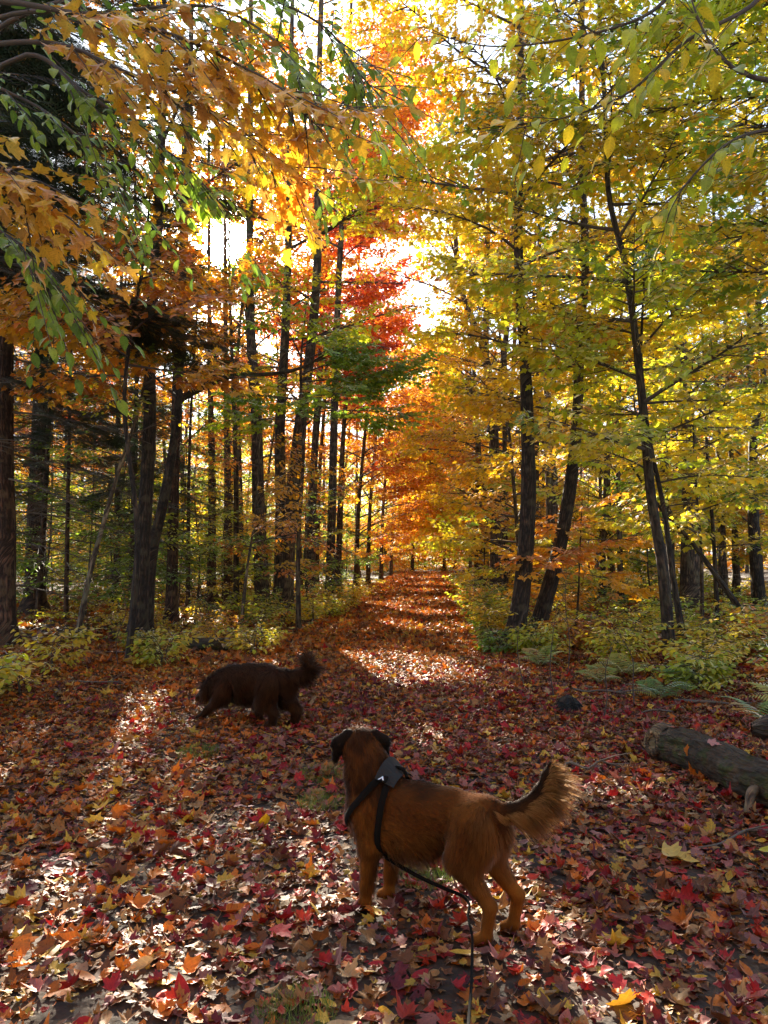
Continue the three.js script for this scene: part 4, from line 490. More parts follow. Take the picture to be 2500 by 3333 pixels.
// ---------------------------------------------------------------- the leaf litter
{
  const r = rand(1234);
  const K = [leafGeo('maple', 0.05, 0.1, 0.05, 0.05, 1), leafGeo('maple', 0.2, -0.25, 0.15, 0.12, 2), leafGeo('maple', -0.1, 0.35, -0.25, 0.1, 3), leafGeo('maple', 0.35, 0.2, 0.2, 0.15, 4), leafGeo('ovate', 0.3, 0.3, 0.1, 0.05, 5), leafGeo('ovate', -0.15, 0.4, 0.3, 0.1, 6), leafGeo('mapleTorn', 0.3, 0.5, 0.1, 0.25, 7), leafGeo('maple', 0.2, 1.1, 0.5, 0.2, 8), leafGeo('ovate', 0.9, 0.6, 0.2, 0.1, 9), leafGeo('mapleTorn', -0.3, -0.6, 0.5, 0.3, 10), leafGeo('maple', 0.75, 0.3, 0.3, 0.2, 11)];
  const col = { crimson: [0.4, 0.02, 0.022], scarlet: [0.55, 0.05, 0.02], maroon: [0.16, 0.018, 0.022], pink: [0.46, 0.16, 0.125], tan: [0.4, 0.19, 0.06], brown: [0.17, 0.06, 0.02], orange: [0.66, 0.19, 0.02], yellow: [0.66, 0.41, 0.05], lilac: [0.27, 0.115, 0.095], pale: [0.5, 0.31, 0.14] };
  const near = [['crimson', 2.8], ['scarlet', 1.2], ['maroon', 2.8], ['pink', 1.8], ['tan', 3.2], ['brown', 5], ['orange', 1.5], ['yellow', 1.3], ['lilac', 1.3], ['pale', 0.8]], far = [['brown', 4], ['tan', 4], ['orange', 8], ['yellow', 2.2], ['crimson', 0.5], ['maroon', 0.5], ['pale', 0.6]];
  const choose = (p) => { let s = 0; for (const q of p) s += q[1]; let t = r() * s; for (const [k, w] of p) if ((t -= w) <= 0) return col[k]; return col.brown; };
  const bare = (x, z) => 0.6 * smooth(0.66, 0.8, fbm(x * 1.1 + 20, z * 1.1, 5, 3)) * (Math.abs(x - pathX(z)) < 2.2 ? 1 : 0.2);
  const sets = K.map(() => [[], []]), big = [];
  const E = new THREE.Euler();
  const add = (x, z, s, c) => {
    const kind = Math.floor(r() * K.length), y = groundY(x, z) + 0.006 + r() * r() * 0.022, up = r() < 0.13;
    E.set((r() - 0.5) * (up ? 1.7 : 0.6), r() * 6.283, (r() - 0.5) * (up ? 1.7 : 0.6), 'YXZ'); if (r() < 0.3) E.x += Math.PI;
    const m = new THREE.Matrix4().compose(V(x, y + (up ? s * 0.25 : 0), z), new THREE.Quaternion().setFromEuler(E), V(s, s, s)), k = 0.7 + r() * 0.5, cc = c.map((v) => v * k);
    return [kind, m, cc, s / Math.hypot(x, 1.55, z)];
  };
  const all = [];
  // near floor
  for (let i = 0; i < 90000; i++) { const z = -1.0 - Math.pow(r(), 0.55) * 13, w = 1.2 + -z * 0.62, x = (r() * 2 - 1) * w; if (r() < bare(x, z)) continue; const ff = smooth(7, 13, -z + (fbm(x * 0.6, z * 0.6, 8, 2) - 0.5) * 5) * (x > 2.2 ? 0.4 : 1) + 0.6 * smooth(0.3, -2.6, x); all.push(add(x, z, 0.048 + r() * r() * 0.07, choose(r() < ff ? far : near))); }
  for (let i = 0; i < 52000; i++) { const z = -13 - Math.pow(r(), 1.3) * 50, w = pathHalf(z) + 0.6, x = pathX(z) + (r() * 2 - 1) * w; all.push(add(x, z, (0.08 + r() * 0.06) * (1 + (-z - 13) * 0.025), choose(far))); }
  for (let i = 0; i < 30000; i++) { const z = -11 - Math.pow(r(), 1.2) * 34, x = pathX(z) + (r() < 0.5 ? -1 : 1) * (pathHalf(z) + r() * 14); all.push(add(x, z, 0.11 + r() * 0.09, choose(far))); }
  for (let i = 0; i < 30000; i++) { const z = -1.4 - Math.pow(r(), 0.6) * 8, w = 1.0 + -z * 0.6, x = (r() * 2 - 1) * w; all.push(add(x, z, 0.018 + r() * 0.03, choose(far).map((v) => v * 0.7))); }
  all.sort((a, b) => b[3] - a[3]);
  const palette = Object.values(col).flatMap((c) => [0.75, 1.05].map((k) => { const m = LITTER.clone(); m.color.setRGB(c[0] * k, c[1] * k, c[2] * k); return m; }));
  const nearest = (c) => { let b = 0, bd = 9; palette.forEach((m, i) => { const d = (m.color.r - c[0]) ** 2 + (m.color.g - c[1]) ** 2 + (m.color.b - c[2]) ** 2; if (d < bd) { bd = d; b = i; } }); return palette[b]; };
  const P = V();
  let n = 0;
  for (const [kind, m, c] of all) {
    P.setFromMatrixPosition(m);
    const seen = P.z < -1.75 && Math.abs(P.x) < -P.z * 0.55;
    if (n < 290 && seen) { const l = mesh('fallen_leaf', K[kind], nearest(c), ground); l.applyMatrix4(m); n++; } else { sets[kind][0].push(m); sets[kind][1].push(c); }
  }
  const G = new THREE.Group(); G.name = 'leaf_litter'; tag(G, 'carpet of fallen red, brown and orange leaves on the path', 'leaf litter', null, 'stuff'); scene.add(G);
  sets.forEach(([m, c], i) => instanced('leaves', K[i], LITTER, m, c, G));
  const single = (label, x, z, kind, s, c, rx, ry) => { const mt = LITTER.clone(); mt.color.setRGB(...c); mt.transmission = 0.35; const l = mesh('fallen_leaf', K[kind], mt, scene); l.position.set(x, groundY(x, z) + 0.035, z); l.rotation.set(rx, ry, 0.1, 'YXZ'); l.scale.setScalar(s); tag(l, label, 'leaf'); };
  single('bright yellow leaf standing in a sun patch left of the standing dog', -0.7, -4.45, 4, 0.13, [0.85, 0.5, 0.02], -0.8, 0.4);
  single('large upright golden leaf at lower right below the tail', 0.83, -2.66, 0, 0.12, [0.8, 0.38, 0.03], -0.9, 0.2);
  single('big pale yellow leaf lying right of the dog near the log', 1.5, -3.9, 3, 0.17, [0.72, 0.5, 0.12], 0.2, 1.2);
  single('cream leaf lying in front of the near hind paw', -0.15, -2.5, 4, 0.13, [0.6, 0.42, 0.22], 0.15, 2.2);
  single('green and yellow leaf hanging on a stalk at the right edge', 2.05, -4.0, 4, 0.16, [0.62, 0.55, 0.05], -0.3, 1.0);
  single('bright red maple leaf on the litter left of the front paws', -0.42, -3.15, 0, 0.1, [0.6, 0.03, 0.03], 0.1, 0.8);
  [['pink maple leaf caught on the middle of the mossy log', 2.32, -5.3, [0.55, 0.25, 0.22]], ['orange maple leaf stuck to the side of the mossy log', 2.2, -5.45, [0.62, 0.2, 0.03]], ['red maple leaf lying on top of the log near its end', 2.26, -5.8, [0.5, 0.04, 0.03]]].forEach(([lb, x, z, c], i) => { const mt = LITTER.clone(); mt.color.setRGB(...c); const q = mesh('fallen_leaf', K[i], mt, scene); q.position.set(x, groundY(x, z) + (i === 1 ? 0.16 : 0.27), z); q.rotation.set(0.2, 1 + i, i === 1 ? 1.0 : 0.3, 'YXZ'); q.scale.setScalar(0.09); tag(q, lb, 'leaf'); });
  // moss on the bare patches of the trail
  const mm = [], mc = []; for (const [x, z, rr] of [[-0.42, -5.5, 0.2], [-0.4, -4.9, 0.16], [-0.3, -2.6, 0.14], [0.2, -3.75, 0.16], [-0.05, -2.35, 0.12], [-1.5, -6.1, 0.18]]) for (let i = 0; i < 700; i++) { const a = r() * 6.28, d = Math.sqrt(r()) * rr, px = x + Math.cos(a) * d, pz = z + Math.sin(a) * d * 1.3; E.set((r() - 0.5) * 1.2, r() * 6.28, (r() - 0.5) * 1.2); mm.push(new THREE.Matrix4().compose(V(px, groundY(px, pz) + 0.012, pz), new THREE.Quaternion().setFromEuler(E), V(0.012, 0.03 + r() * 0.03, 0.012))); const k = 0.6 + r() * 0.7; mc.push([0.16 * k, 0.22 * k, 0.03 * k]); }
  const B = new Geo(); B.tri(B.v(-0.12, 0, 0, 0, 0, 1), B.v(0.12, 0, 0, 0, 0, 1), B.v(0.1, 1, 0.3, 0, 0, 1)); const gm = instanced('moss', B.build(), leafMat(0.3, 0.9, { vertexColors: false }), mm, mc, scene); tag(gm, 'small green moss and grass patches on the trail', 'moss');
}
// ---------------------------------------------------------------- trees beside the camera whose boughs hang into the picture, leaf by leaf
const NEAR = {
  maple: [[4, 0.16], [5, 0.3], [6, 0.05]].map(([s, f], i) => leafGeo('maple', f, -0.35 + i * 0.2, 0.05, 0.1, s)),
  beech: [[7, 0.25], [8, 0.12]].map(([s, f]) => leafGeo('ovate', f, -0.3, 0.02, 0.04, s)),
};
const leafSet = (cols) => cols.map((c) => NEARLEAF(c));
function boughTree(o) {
  const r = rand(o.seed), y0 = groundY(...o.at) - 0.06, t = thing(o.name, o.label, 'tree', [o.at[0], y0, o.at[1]]), tp = t.position;
  const TG = new Geo(), h = o.height; TG.tube(curve([V(0, 0, 0), V(0.1, h * 0.35, 0), V(-0.05, h * 0.7, 0.1), V(0.1, h, 0)], 24), (f) => o.r * (1 - 0.75 * f) * (1 + 0.5 * Math.exp(-f * h / 0.3)), 12, { wob: (f, a, p) => 1 + 0.2 * (noise(Math.cos(a) * 2, p.y * 1.3, Math.sin(a) * 2) - 0.5) });
  mesh('trunk', TG.build(true), BARK[o.bark], t);
  const leaves = [], extra = [], mats = leafSet(o.colors), geos = NEAR[o.kind];
  for (const b of o.boughs) {
    const pts = b.map(([x, y, z]) => V(x - tp.x, y - tp.y, z - tp.z)), root = V(0.05, pts[0].y - 0.8 * (o.drop ?? 1), 0), cp = curve([root, ...pts], 40), G = new Geo();
    G.tube(cp, (f) => lerp(o.br, 0.003, Math.pow(f, 0.75)), 6);
    let sd = 1;
    const nT = Math.max(4, Math.round(o.twigs * cp[0].distanceTo(cp[40]) / 3.4));
    for (let k = 0; k < nT; k++) {
      const f = lerp(o.f0 ?? 0.3, 1, (k + r() * 0.7) / nT), i0 = Math.min(39, Math.floor(f * 40)), base = cp[i0], d = cp[i0 + 1].clone().sub(cp[i0]).normalize(); sd = -sd;
      const side = V(-d.z, 0, d.x).normalize(), td = d.clone().multiplyScalar(0.2 + r() * 0.9).addScaledVector(side, sd * (0.2 + r() * 0.8)); td.y += (r() - 0.6) * 0.8; td.normalize();
      const tl = o.tl * (0.5 + r() * 0.8), e = base.clone().addScaledVector(td, tl); e.y -= 0.12 * tl;
      G.tube([base, base.clone().lerp(e, 0.5).add(V(0, 0.03 * tl, 0)), e], [0.005, 0.0035, 0.0018], 4);
      const nl = Math.max(3, Math.round(tl / o.gap));
      for (let u = 0; u < nl; u++) {
        const q = (u + 0.6) / nl, p = base.clone().lerp(e, q), s2 = u % 2 ? 1 : -1, ax = td.clone().applyAxisAngle(UPV, s2 * (0.5 + r() * 0.7) * (u === nl - 1 ? 0.1 : 1)); ax.y -= o.droop * (0.4 + r()); ax.normalize();
        const up = V((r() - 0.5) * 1.1, 1, (r() - 0.5) * 1.1 + 0.3); up.addScaledVector(ax, -up.dot(ax)).normalize();
        const X = V().crossVectors(up, ax), s = o.size * (0.7 + r() * 0.55), w = p.clone().addScaledVector(ax, s * 0.55);
        if (open(w.x + tp.x, w.y + tp.y, w.z + tp.z, 0.03)) continue;
        leaves.push([new THREE.Matrix4().makeBasis(X.multiplyScalar(s), up.clone().multiplyScalar(s), ax.clone().multiplyScalar(s)).setPosition(w), geos[Math.floor(r() * geos.length)], mats[Math.floor(Math.pow(r(), 1.3) * mats.length)]]);
      }
    }
    mesh('bough', G.build(), BARK.twig, t);
  }
  const keep = 300, stride = leaves.length / keep;
  leaves.forEach(([m, g, mat], i) => {
    if (leaves.length <= keep || Math.floor(i / stride) !== Math.floor((i - 1) / stride)) { const l = mesh('leaf', g, mat, t); l.applyMatrix4(m); } else extra.push([m, mat]);
  });
  if (extra.length) instanced('foliage', geos[0], leafMat(0.55, 0.86, { vertexColors: false, map: leafTex }), extra.map((e) => e[0]), extra.map((e) => e[1].color.toArray()), t);
  return t;
}
boughTree({ seed: 501, name: 'golden_maple_tree', label: 'maple beside the camera whose golden boughs hang into the top left corner', at: [-4.6, -3.9], height: 9, r: 0.14, br: 0.022, bark: 'dark', kind: 'maple', size: 0.085, colors: [[0.9, 0.52, 0.04], C.yellow, [0.85, 0.42, 0.03], [0.9, 0.58, 0.08], [0.6, 0.28, 0.05]], twigs: 34, tl: 0.5, gap: 0.06, droop: 0.5,
  boughs: [[[-2.18, 4.4, -3.6], [-1.56, 4.28, -3.5], [-1.12, 4.12, -3.4], [-0.78, 3.98, -3.4], [-0.52, 3.86, -3.5], [-0.3, 3.72, -3.6]], [[-2.41, 4.44, -4], [-1.82, 4.41, -3.9], [-1.42, 4.19, -3.8], [-1.02, 4.01, -3.8], [-0.68, 3.78, -3.9], [-0.46, 3.65, -4]], [[-2.4, 3.6, -3.3], [-1.95, 3.42, -3.3], [-1.75, 3.36, -3.3], [-1.62, 3.24, -3.4]]] });
boughTree({ seed: 502, name: 'beech_tree', label: 'beech beside the camera with fresh green leaves over the top left', at: [-4.3, -5.6], height: 10, r: 0.13, br: 0.02, bark: 'beech', kind: 'beech', size: 0.085, colors: [[0.24, 0.4, 0.04], [0.3, 0.45, 0.04], [0.4, 0.52, 0.05], [0.16, 0.28, 0.03]], twigs: 30, tl: 0.7, gap: 0.075, droop: 0.45, f0: 0.25,
  boughs: [[[-2.12, 4.56, -4.2], [-1.78, 4.33, -4.2], [-1.45, 4.1, -4.2], [-1.2, 3.93, -4.3], [-1.0, 3.73, -4.3]], [[-2.73, 4.65, -4.6], [-2.37, 4.56, -4.6], [-2.0, 4.31, -4.6], [-1.82, 4.09, -4.7], [-1.61, 3.87, -4.7]], [[-2.6, 3.65, -4.1], [-2.14, 3.39, -4.0], [-1.98, 3.28, -4.0], [-1.89, 3.16, -4.1]], [[-2.6, 5.2, -4.8], [-1.6, 5.3, -4.6], [-0.9, 5.2, -4.5], [-0.38, 4.96, -4.5], [-0.2, 4.71, -4.5], [-0.09, 4.5, -4.6]], [[-2.5, 4.9, -4.4], [-1.7, 4.9, -4.3], [-1.0, 4.85, -4.2], [-0.6, 4.6, -4.2], [-0.5, 4.4, -4.2]]] });
boughTree({ seed: 503, name: 'ash_tree', label: 'ash out of frame at right, thin boughs with sparse hanging lime leaves', at: [5.2, -5.4], height: 11, r: 0.16, br: 0.03, bark: 'dark', kind: 'beech', size: 0.15, colors: [C.lime, C.yellow, [0.34, 0.42, 0.04]], twigs: 12, tl: 0.55, gap: 0.16, droop: 1.0, f0: 0.35,
  boughs: [[[2.94, 4.89, -5], [2.6, 5.06, -5.1], [2.44, 5.31, -5.2], [2.34, 5.71, -5.3], [2.32, 6.09, -5.4]], [[3.3, 6.33, -5.6], [2.91, 5.96, -5.6], [2.39, 5.67, -5.6], [1.94, 5.3, -5.7], [1.4, 5.15, -5.8], [0.82, 5.15, -6]], [[3.48, 5.19, -6], [3.02, 5.17, -6.1], [2.61, 4.81, -6.2], [2.48, 4.57, -6.3]], [[3.4, 6.5, -5.4], [2.39, 6.09, -5.4], [2.03, 5.75, -5.4], [1.52, 5.64, -5.5], [0.82, 5.71, -5.7], [0.27, 5.94, -5.8]]] });

// ---------------------------------------------------------------- shrubs, ferns and low growth
function shrub(seed, x, z, h, pal, name, label, group, dense = 1) {
  const r = rand(seed), t = thing(name, label, 'shrub', [x, groundY(x, z) - 0.02, z], group), G = new Geo(), mats = [], cols = [], n = 3 + Math.floor(r() * 4), W = V(); t.userData.pal = pal;
  for (let i = 0; i < n; i++) {
    const a = r() * 6.28, lean = 0.2 + r() * 0.5, hh = h * (0.6 + r() * 0.55), e = V(Math.cos(a) * lean * hh, hh, Math.sin(a) * lean * hh), m = V(e.x * 0.3, hh * 0.55, e.z * 0.3), cp = curve([V(Math.cos(a) * 0.03, 0, Math.sin(a) * 0.03), m, e], 8);
    G.tube(cp, (f) => lerp(0.009, 0.002, f), 4);
    for (let k = 2; k <= 8; k++) for (let q = 0; q < 2 * dense; q++) { const b = a + (r() - 0.5) * 4, d = V(Math.cos(b), 0.1 + (r() - 0.5) * 0.3, Math.sin(b)), p = cp[k].clone().addScaledVector(d, r() * 0.3 * h); W.copy(p).add(t.position); mats.push(sprayMatrix(p, d, r, 0.8 + r() * 0.6, 0.5)); cols.push(leafColor(pal, r, W)); }
  }
  mesh('stems', G.build(), BARK.twig, t).userData.kind = 'stuff'; instanced('foliage', SPRAY.shrub[seed % 2], CROWN, mats, cols, t);
}
{
  const r = rand(900);
  const L = [[-1.75, -18.6], [-1.5, -20.6], [-1.7, -22.6], [-1.25, -25], [-1.35, -27.5], [-0.9, -30], [-2.1, -19.5], [-2.4, -17.6], [-3.1, -18.2], [-3.6, -15.6], [-2.7, -16.2], [-4.2, -17.4], [-2.2, -24], [-0.6, -34], [-2.6, -27], [-5.3, -16.4], [-4.3, -13.2], [-3.3, -14.3]];
  L.forEach(([x, z], i) => shrub(600 + i, x, z, (z > -17 ? 0.3 : 0.5) + r() * 0.5, ['gold', 'lime', 'gold', 'lime', 'amber'][i % 5], 'yellow_shrub', 'low yellow shrub in the thicket along the left path edge', 'yellow shrubs along the left path edge', 1));
  const R = [[2.2, -15.5], [2.6, -17], [2.3, -18.8], [2.7, -21], [2.9, -23.5], [3.2, -26.5], [3.5, -30], [2.05, -13.0], [2.6, -12.6], [3.3, -13.2], [3.9, -12.6], [4.6, -13.6], [5.4, -12.8], [5.0, -11.0], [6.0, -11.6], [3.5, -11.2], [4.3, -10.2], [5.6, -10.0], [6.6, -13], [4.9, -9.0], [3.9, -9.2], [7.2, -11.8], [5.8, -8.6], [3.2, -15.8], [4.0, -17.4], [6.0, -15.6]];
  R.forEach(([x, z], i) => shrub(640 + i, x, z, (z > -14 ? 0.3 : 0.5) + r() * (z > -14 ? 0.5 : 0.7), ['lime', 'gold', 'green', 'lime', 'amber'][i % 5], 'green_shrub', 'leafy green and yellow shrub in the thicket right of the path', 'shrubs in the thicket right of the path', 1.2));
  const N = [[-4.3, -7.6, 0.5, 'pale yellow-green sprig at the far left edge of the leaf litter'], [-4.15, -8.6, 0.45, 'broad-leaved yellow sprig under the spruce trunk at left'], [-3.3, -11.2, 0.5, 'yellow sprig between the leaning sapling and the dark trunk'], [-2.2, -12.6, 0.4, 'yellow-leaved sprig just behind the brown dog'], [-4.6, -10.3, 0.6, 'yellow-green shrub at the foot of the leaning sapling']];
  N.forEach(([x, z, h, l], i) => shrub(680 + i, x, z, h, i % 2 ? 'gold' : 'lime', 'leafy_sprig', l));
}
// ferns: arching fronds, each a part
function frondGeo(seed, L) {
  const r = rand(seed), G = new Geo(), n = 17, p = (t) => V(L * t * 0.86, L * (0.75 * t - 0.85 * t * t), (r() - 0.5) * 0.004);
  G.tube([0, 0.25, 0.5, 0.75, 1].map(p), [0.003, 0.0025, 0.002, 0.0015, 0.001], 3, { color: [0.7, 0.6, 0.4] });
  for (let i = 2; i < n; i++) for (const sd of [-1, 1]) { const t = i / n, b = p(t), w = L * 0.3 * Math.sin(Math.PI * Math.pow(t, 0.75)) * (1 - t * 0.35), hw = L * 0.009, k = 0.8 + r() * 0.35, c = [k, k, k * 0.9], a = G.v(b.x - hw, b.y, b.z, 0, 1, 0, 0, 0, c), e = G.v(b.x + hw, b.y, b.z, 0, 1, 0, 0, 0, c), f = G.v(b.x + w * 0.3 + hw * 0.9, b.y - w * 0.12 + (r() - 0.5) * 0.01, b.z + sd * w * 0.62, 0, 1, 0, 0, 0, c), g = G.v(b.x + w * 0.42, b.y - w * 0.25, b.z + sd * w, 0, 1, 0, 0, 0, c), h = G.v(b.x + w * 0.2 - hw, b.y - w * 0.1, b.z + sd * w * 0.6, 0, 1, 0, 0, 0, c); G.tri(a, e, f); G.tri(a, f, h); G.tri(h, f, g); }
  return G.build(true);
}
const FROND = [31, 32, 33].map((s) => frondGeo(s, 1)), FERN = [[0.42, 0.38, 0.06], [0.26, 0.32, 0.04], [0.5, 0.32, 0.1], [0.15, 0.25, 0.04]].map((c) => leafMat(0.45, 0.9, { color: lin(...c) }));
const fernSpots = [[3.55, -7.0, 0.55, 2, 'tawny fern arching over the far side of the mossy log'], [4.15, -7.7, 0.6, 0, 'yellow-green fern behind the mossy log at the right edge'], [3.15, -8.6, 0.5, 3, 'dark green fern left of the tawny ferns'], [3.9, -9.3, 0.6, 3, 'green fern patch under the slender leaning maple'], [4.7, -8.4, 0.6, 0, 'yellowing fern in the corner of the thicket at right'], [2.75, -9.6, 0.45, 1, 'small green fern at the near edge of the right thicket'], [2.35, -11.2, 0.5, 1, 'green fern in front of the mossy double base'], [3.3, -10.3, 0.5, 0, 'yellow-green fern between thicket and slender maple'], [4.5, -6.5, 0.55, 2, 'brown fern overhanging the log at the right edge'], [-4.7, -8.9, 0.45, 3, 'dark fern in shade at the left edge']];
fernSpots.forEach(([x, z, s, c, l], i) => { const r = rand(700 + i), t = thing('fern', l, 'fern', [x, groundY(x, z), z]), n = 8 + (i % 4); for (let k = 0; k < n; k++) { const m = mesh('frond', FROND[k % 3], FERN[(c + (r() < 0.2 ? 1 : 0)) % 4], t); m.rotation.set((r() - 0.5) * 0.5, k / n * 6.28 + r() * 0.5, 0.1 + r() * 0.5, 'YXZ'); m.scale.setScalar(s * (0.8 + r() * 0.5)); } });

{ // uncountable low growth of the forest floor
  const r = rand(901), mats = [], cols = [], W = V();
  for (let i = 0; i < 11000; i++) {
    const z = -7 - Math.pow(r(), 0.8) * 38, sd = r() < 0.5 ? -1 : 1, x = pathX(z) + sd * (pathHalf(z) + 0.25 + Math.pow(r(), 1.2) * 13);
    const dens = fbm(x * 0.35 + 40, z * 0.35, 2, 3); if (sd < 0 && (z > -12.5 || dens < 0.54)) continue; if (sd > 0 && (dens < 0.36 || z > -8.2)) continue;
    const y = groundY(x, z) + r() * (sd > 0 ? 0.6 : 0.3), a = r() * 6.28; W.set(x, y, z);
    mats.push(sprayMatrix(W, V(Math.cos(a), (r() - 0.3) * 0.5, Math.sin(a)), r, 0.7 + r() * 0.7, 0.5)); cols.push(leafColor(sd > 0 ? (dens > 0.5 ? 'lime' : 'green') : (dens > 0.6 ? 'gold' : 'lime'), r, W));
  }
  const g = instanced('undergrowth', SPRAY.shrub[0], CROWN, mats, cols, scene); tag(g, 'low leafy growth covering the forest floor beside the path', 'undergrowth');
}

// ---------------------------------------------------------------- logs, stump, sticks
{
  const t = thing('fallen_log', 'mossy fallen log with a hollow sawn end at the right edge', 'log', [2.2, groundY(2.2, -6) + 0.1, -6.0]);
  const G = new Geo(), pts = curve([V(0, 0.02, 0), V(0.12, 0.03, 0.45), V(0.25, 0.0, 1.0), V(0.52, 0.0, 1.8), V(0.8, 0.02, 2.6)], 110);
  G.tube(pts, (f) => lerp(0.145, 0.16, f) * (f < 0.02 ? 0.9 : 1), 40, { wob: (f, a, p) => 1 + 0.34 * (fbm(Math.cos(a) * 2.2 + 5, p.z * 3, Math.sin(a) * 2.2, 3) - 0.5) + 0.3 * (fbm(Math.cos(a) * 5 + 5, p.z * 9, Math.sin(a) * 5, 3) - 0.5) });
  const lg = G.build(true), uv = lg.attributes.uv; for (let i = 0; i < uv.count; i++) uv.setXY(i, uv.getX(i) * 0.9, uv.getY(i) * 1.1);
  mesh('bark', lg, BARK.mossy, t);
  const E = new Geo(), rings = 9, seg = 26, c0 = pts[0], ax = pts[1].clone().sub(pts[0]).normalize(), bx = V(0, 1, 0).cross(ax).normalize(), by = V().crossVectors(ax, bx);
  for (let k = 0; k <= rings; k++) for (let s = 0; s < seg; s++) { const a = s / seg * 6.2832, f = 1 - k / rings, rr = 0.14 * f * (1 + 0.05 * Math.sin(a * 5)), dep = smooth(0.62, 0.35, f + 0.06 * Math.sin(a * 3)) * 0.14 - 0.008 + 0.004 * Math.sin(k * 3), q = c0.clone().addScaledVector(bx, Math.cos(a) * rr).addScaledVector(by, Math.sin(a) * rr).addScaledVector(ax, dep); E.v(q.x, q.y, q.z, -ax.x, -ax.y, -ax.z, Math.cos(a) * rr * 4, Math.sin(a) * rr * 4); }
  for (let k = 0; k < rings; k++) for (let s = 0; s < seg; s++) { const a = k * seg + s, b = k * seg + (s + 1) % seg; E.tri(a, b, a + seg); E.tri(b, b + seg, a + seg); }
  mesh('hollow_end', E.build(true), bark(0.42, 0.3, 0.19, 0.01), t);
  const S = new Geo(); S.tube(curve([V(0.26, 0.0, 1.1), V(0.16, 0.01, 1.2), V(0.08, -0.02, 1.28), V(0.02, -0.09, 1.36)], 10), (f) => lerp(0.046, 0.018, f), 10, { wob: (f, a) => 1 + 0.15 * Math.sin(a * 3 + f * 9) });
  const stub = mesh('branch_stub', S.build(true), bark(0.34, 0.25, 0.16, 0.02), t); stub.userData.label = 'broken branch stub';
  const kn = mesh('knot_hole', new THREE.TorusGeometry(0.062, 0.026, 10, 22), bark(0.4, 0.28, 0.16, 0.02), t); kn.position.set(-0.105, 0.045, 0.14); kn.lookAt(kn.getWorldPosition(V()).add(V(-0.85, 0.22, 0.45))); kn.scale.set(1, 1.15, 1);
  const rim = new Geo(); rim.tube([-0.03, 0.03, 0.09, 0.15].map((s) => pts[0].clone().addScaledVector(ax, s)), [0.12, 0.152, 0.157, 0.14], 26, { cap: false, wob: (f, a) => 1 + 0.05 * Math.sin(a * 4) + 0.09 * (noise(Math.cos(a) * 3 + 4, f * 3, Math.sin(a) * 3) - 0.5) }); mesh('bare_end', rim.build(true), bark(0.36, 0.26, 0.15, 0.02), t);
  const hole = mesh('hole', new THREE.CircleGeometry(0.055, 20), BARK.dark, kn); hole.position.z = -0.008;
  const t2 = thing('fallen_log', 'dark rotten log lying behind the mossy log at the right edge', 'log', [3.2, groundY(3, -6.3) + 0.1, -6.55]);
  const G2 = new Geo(); G2.tube(curve([V(0, 0, 0), V(0.5, 0.02, 0.15), V(1.2, 0.05, 0.2), V(2.2, 0.05, 0.5)], 20), () => 0.14, 16, { wob: (f, a, p) => (0.9 + 0.8 * (fbm(Math.cos(a) * 2.5 + 2, p.x * 4, Math.sin(a) * 2.5, 3) - 0.5)) * smooth(-0.1, 0.12, f) }); mesh('bark', G2.build(true), BARK.dark, t2);
  const sg = new Geo(); sg.tube([V(0, -0.05, 0), V(0, 0.05, 0), V(0.01, 0.1, 0), V(0.015, 0.15, 0.01)], [0.15, 0.12, 0.1, 0.045], 18, { wob: (f, a) => 1 + 0.24 * Math.sin(a * 3 + 1 + f * 2) + 0.16 * Math.sin(a * 7 + f * 4) });
  const st = thing('stump', 'small black rotten stump in the red leaves right of the path', 'stump', [1.92, groundY(1.92, -7.85), -7.85]); mesh('wood', sg.build(true), bark(0.035, 0.027, 0.02, 0.05), st);
  const b = thing('broken_log', 'short broken log with a pale splintered end behind the brown dog', 'log', [-3.0, groundY(-3, -12.9) + 0.1, -12.9]);
  const bg = new Geo(); bg.tube(curve([V(-0.7, -0.02, -0.5), V(-0.3, 0, -0.2), V(0, 0.03, 0), V(0.3, 0.06, 0.1)], 14), (f) => 0.11, 14, { wob: (f, a) => 1 + 0.18 * Math.sin(a * 3 + f * 5) * 0.7 }); mesh('bark', bg.build(true), BARK.mossy, b);
  const be = new Geo(); be.tube([V(0.28, 0.06, 0.1), V(0.36, 0.08, 0.14), V(0.42, 0.05, 0.16)], [0.105, 0.08, 0.03], 12, { wob: (f, a) => 1 + 0.3 * Math.sin(a * 5) * f }); mesh('splintered_end', be.build(true), bark(0.75, 0.66, 0.5, 0.01), b);
  const rs = rand(951); [[1.95, -8.6, 1.1, 'left of the ferns'], [2.15, -7.4, 0.75, 'above the mossy log end'], [1.75, -9.3, 1.0, 'in the red leaves beyond the black stump'], [2.5, -10.2, 1.5, 'in front of the mossy double base'], [2.7, -8.1, 0.8, 'among the dark green ferns'], [-3.9, -11.0, 1.3, 'in front of the dark straight trunk']].forEach(([x, z, h, l]) => { const G = new Geo(), e = V((rs() - 0.5) * 0.3, h, (rs() - 0.5) * 0.3), cp = curve([V(0, -0.03, 0), V((rs() - 0.5) * 0.16, h * 0.3, (rs() - 0.5) * 0.1), V(e.x * 0.4 + (rs() - 0.5) * 0.2, h * 0.65, e.z * 0.4), e], 10); G.tube(cp, (f) => lerp(0.008, 0.002, f), 5); for (let k = 3; k < 10; k += 2) { const q = V((rs() - 0.5) * 0.5, 0.12 + rs() * 0.15, (rs() - 0.5) * 0.5).multiplyScalar(h * 0.5); G.tube([cp[k], cp[k].clone().addScaledVector(q, 0.5), cp[k].clone().add(q)], [0.004, 0.003, 0.0015], 4, { cap: false }); } const m = mesh('bare_stem', G.build(), BARK.twig, scene); m.position.set(x, groundY(x, z), z); tag(m, 'thin bare upright stem ' + l, 'stem'); });
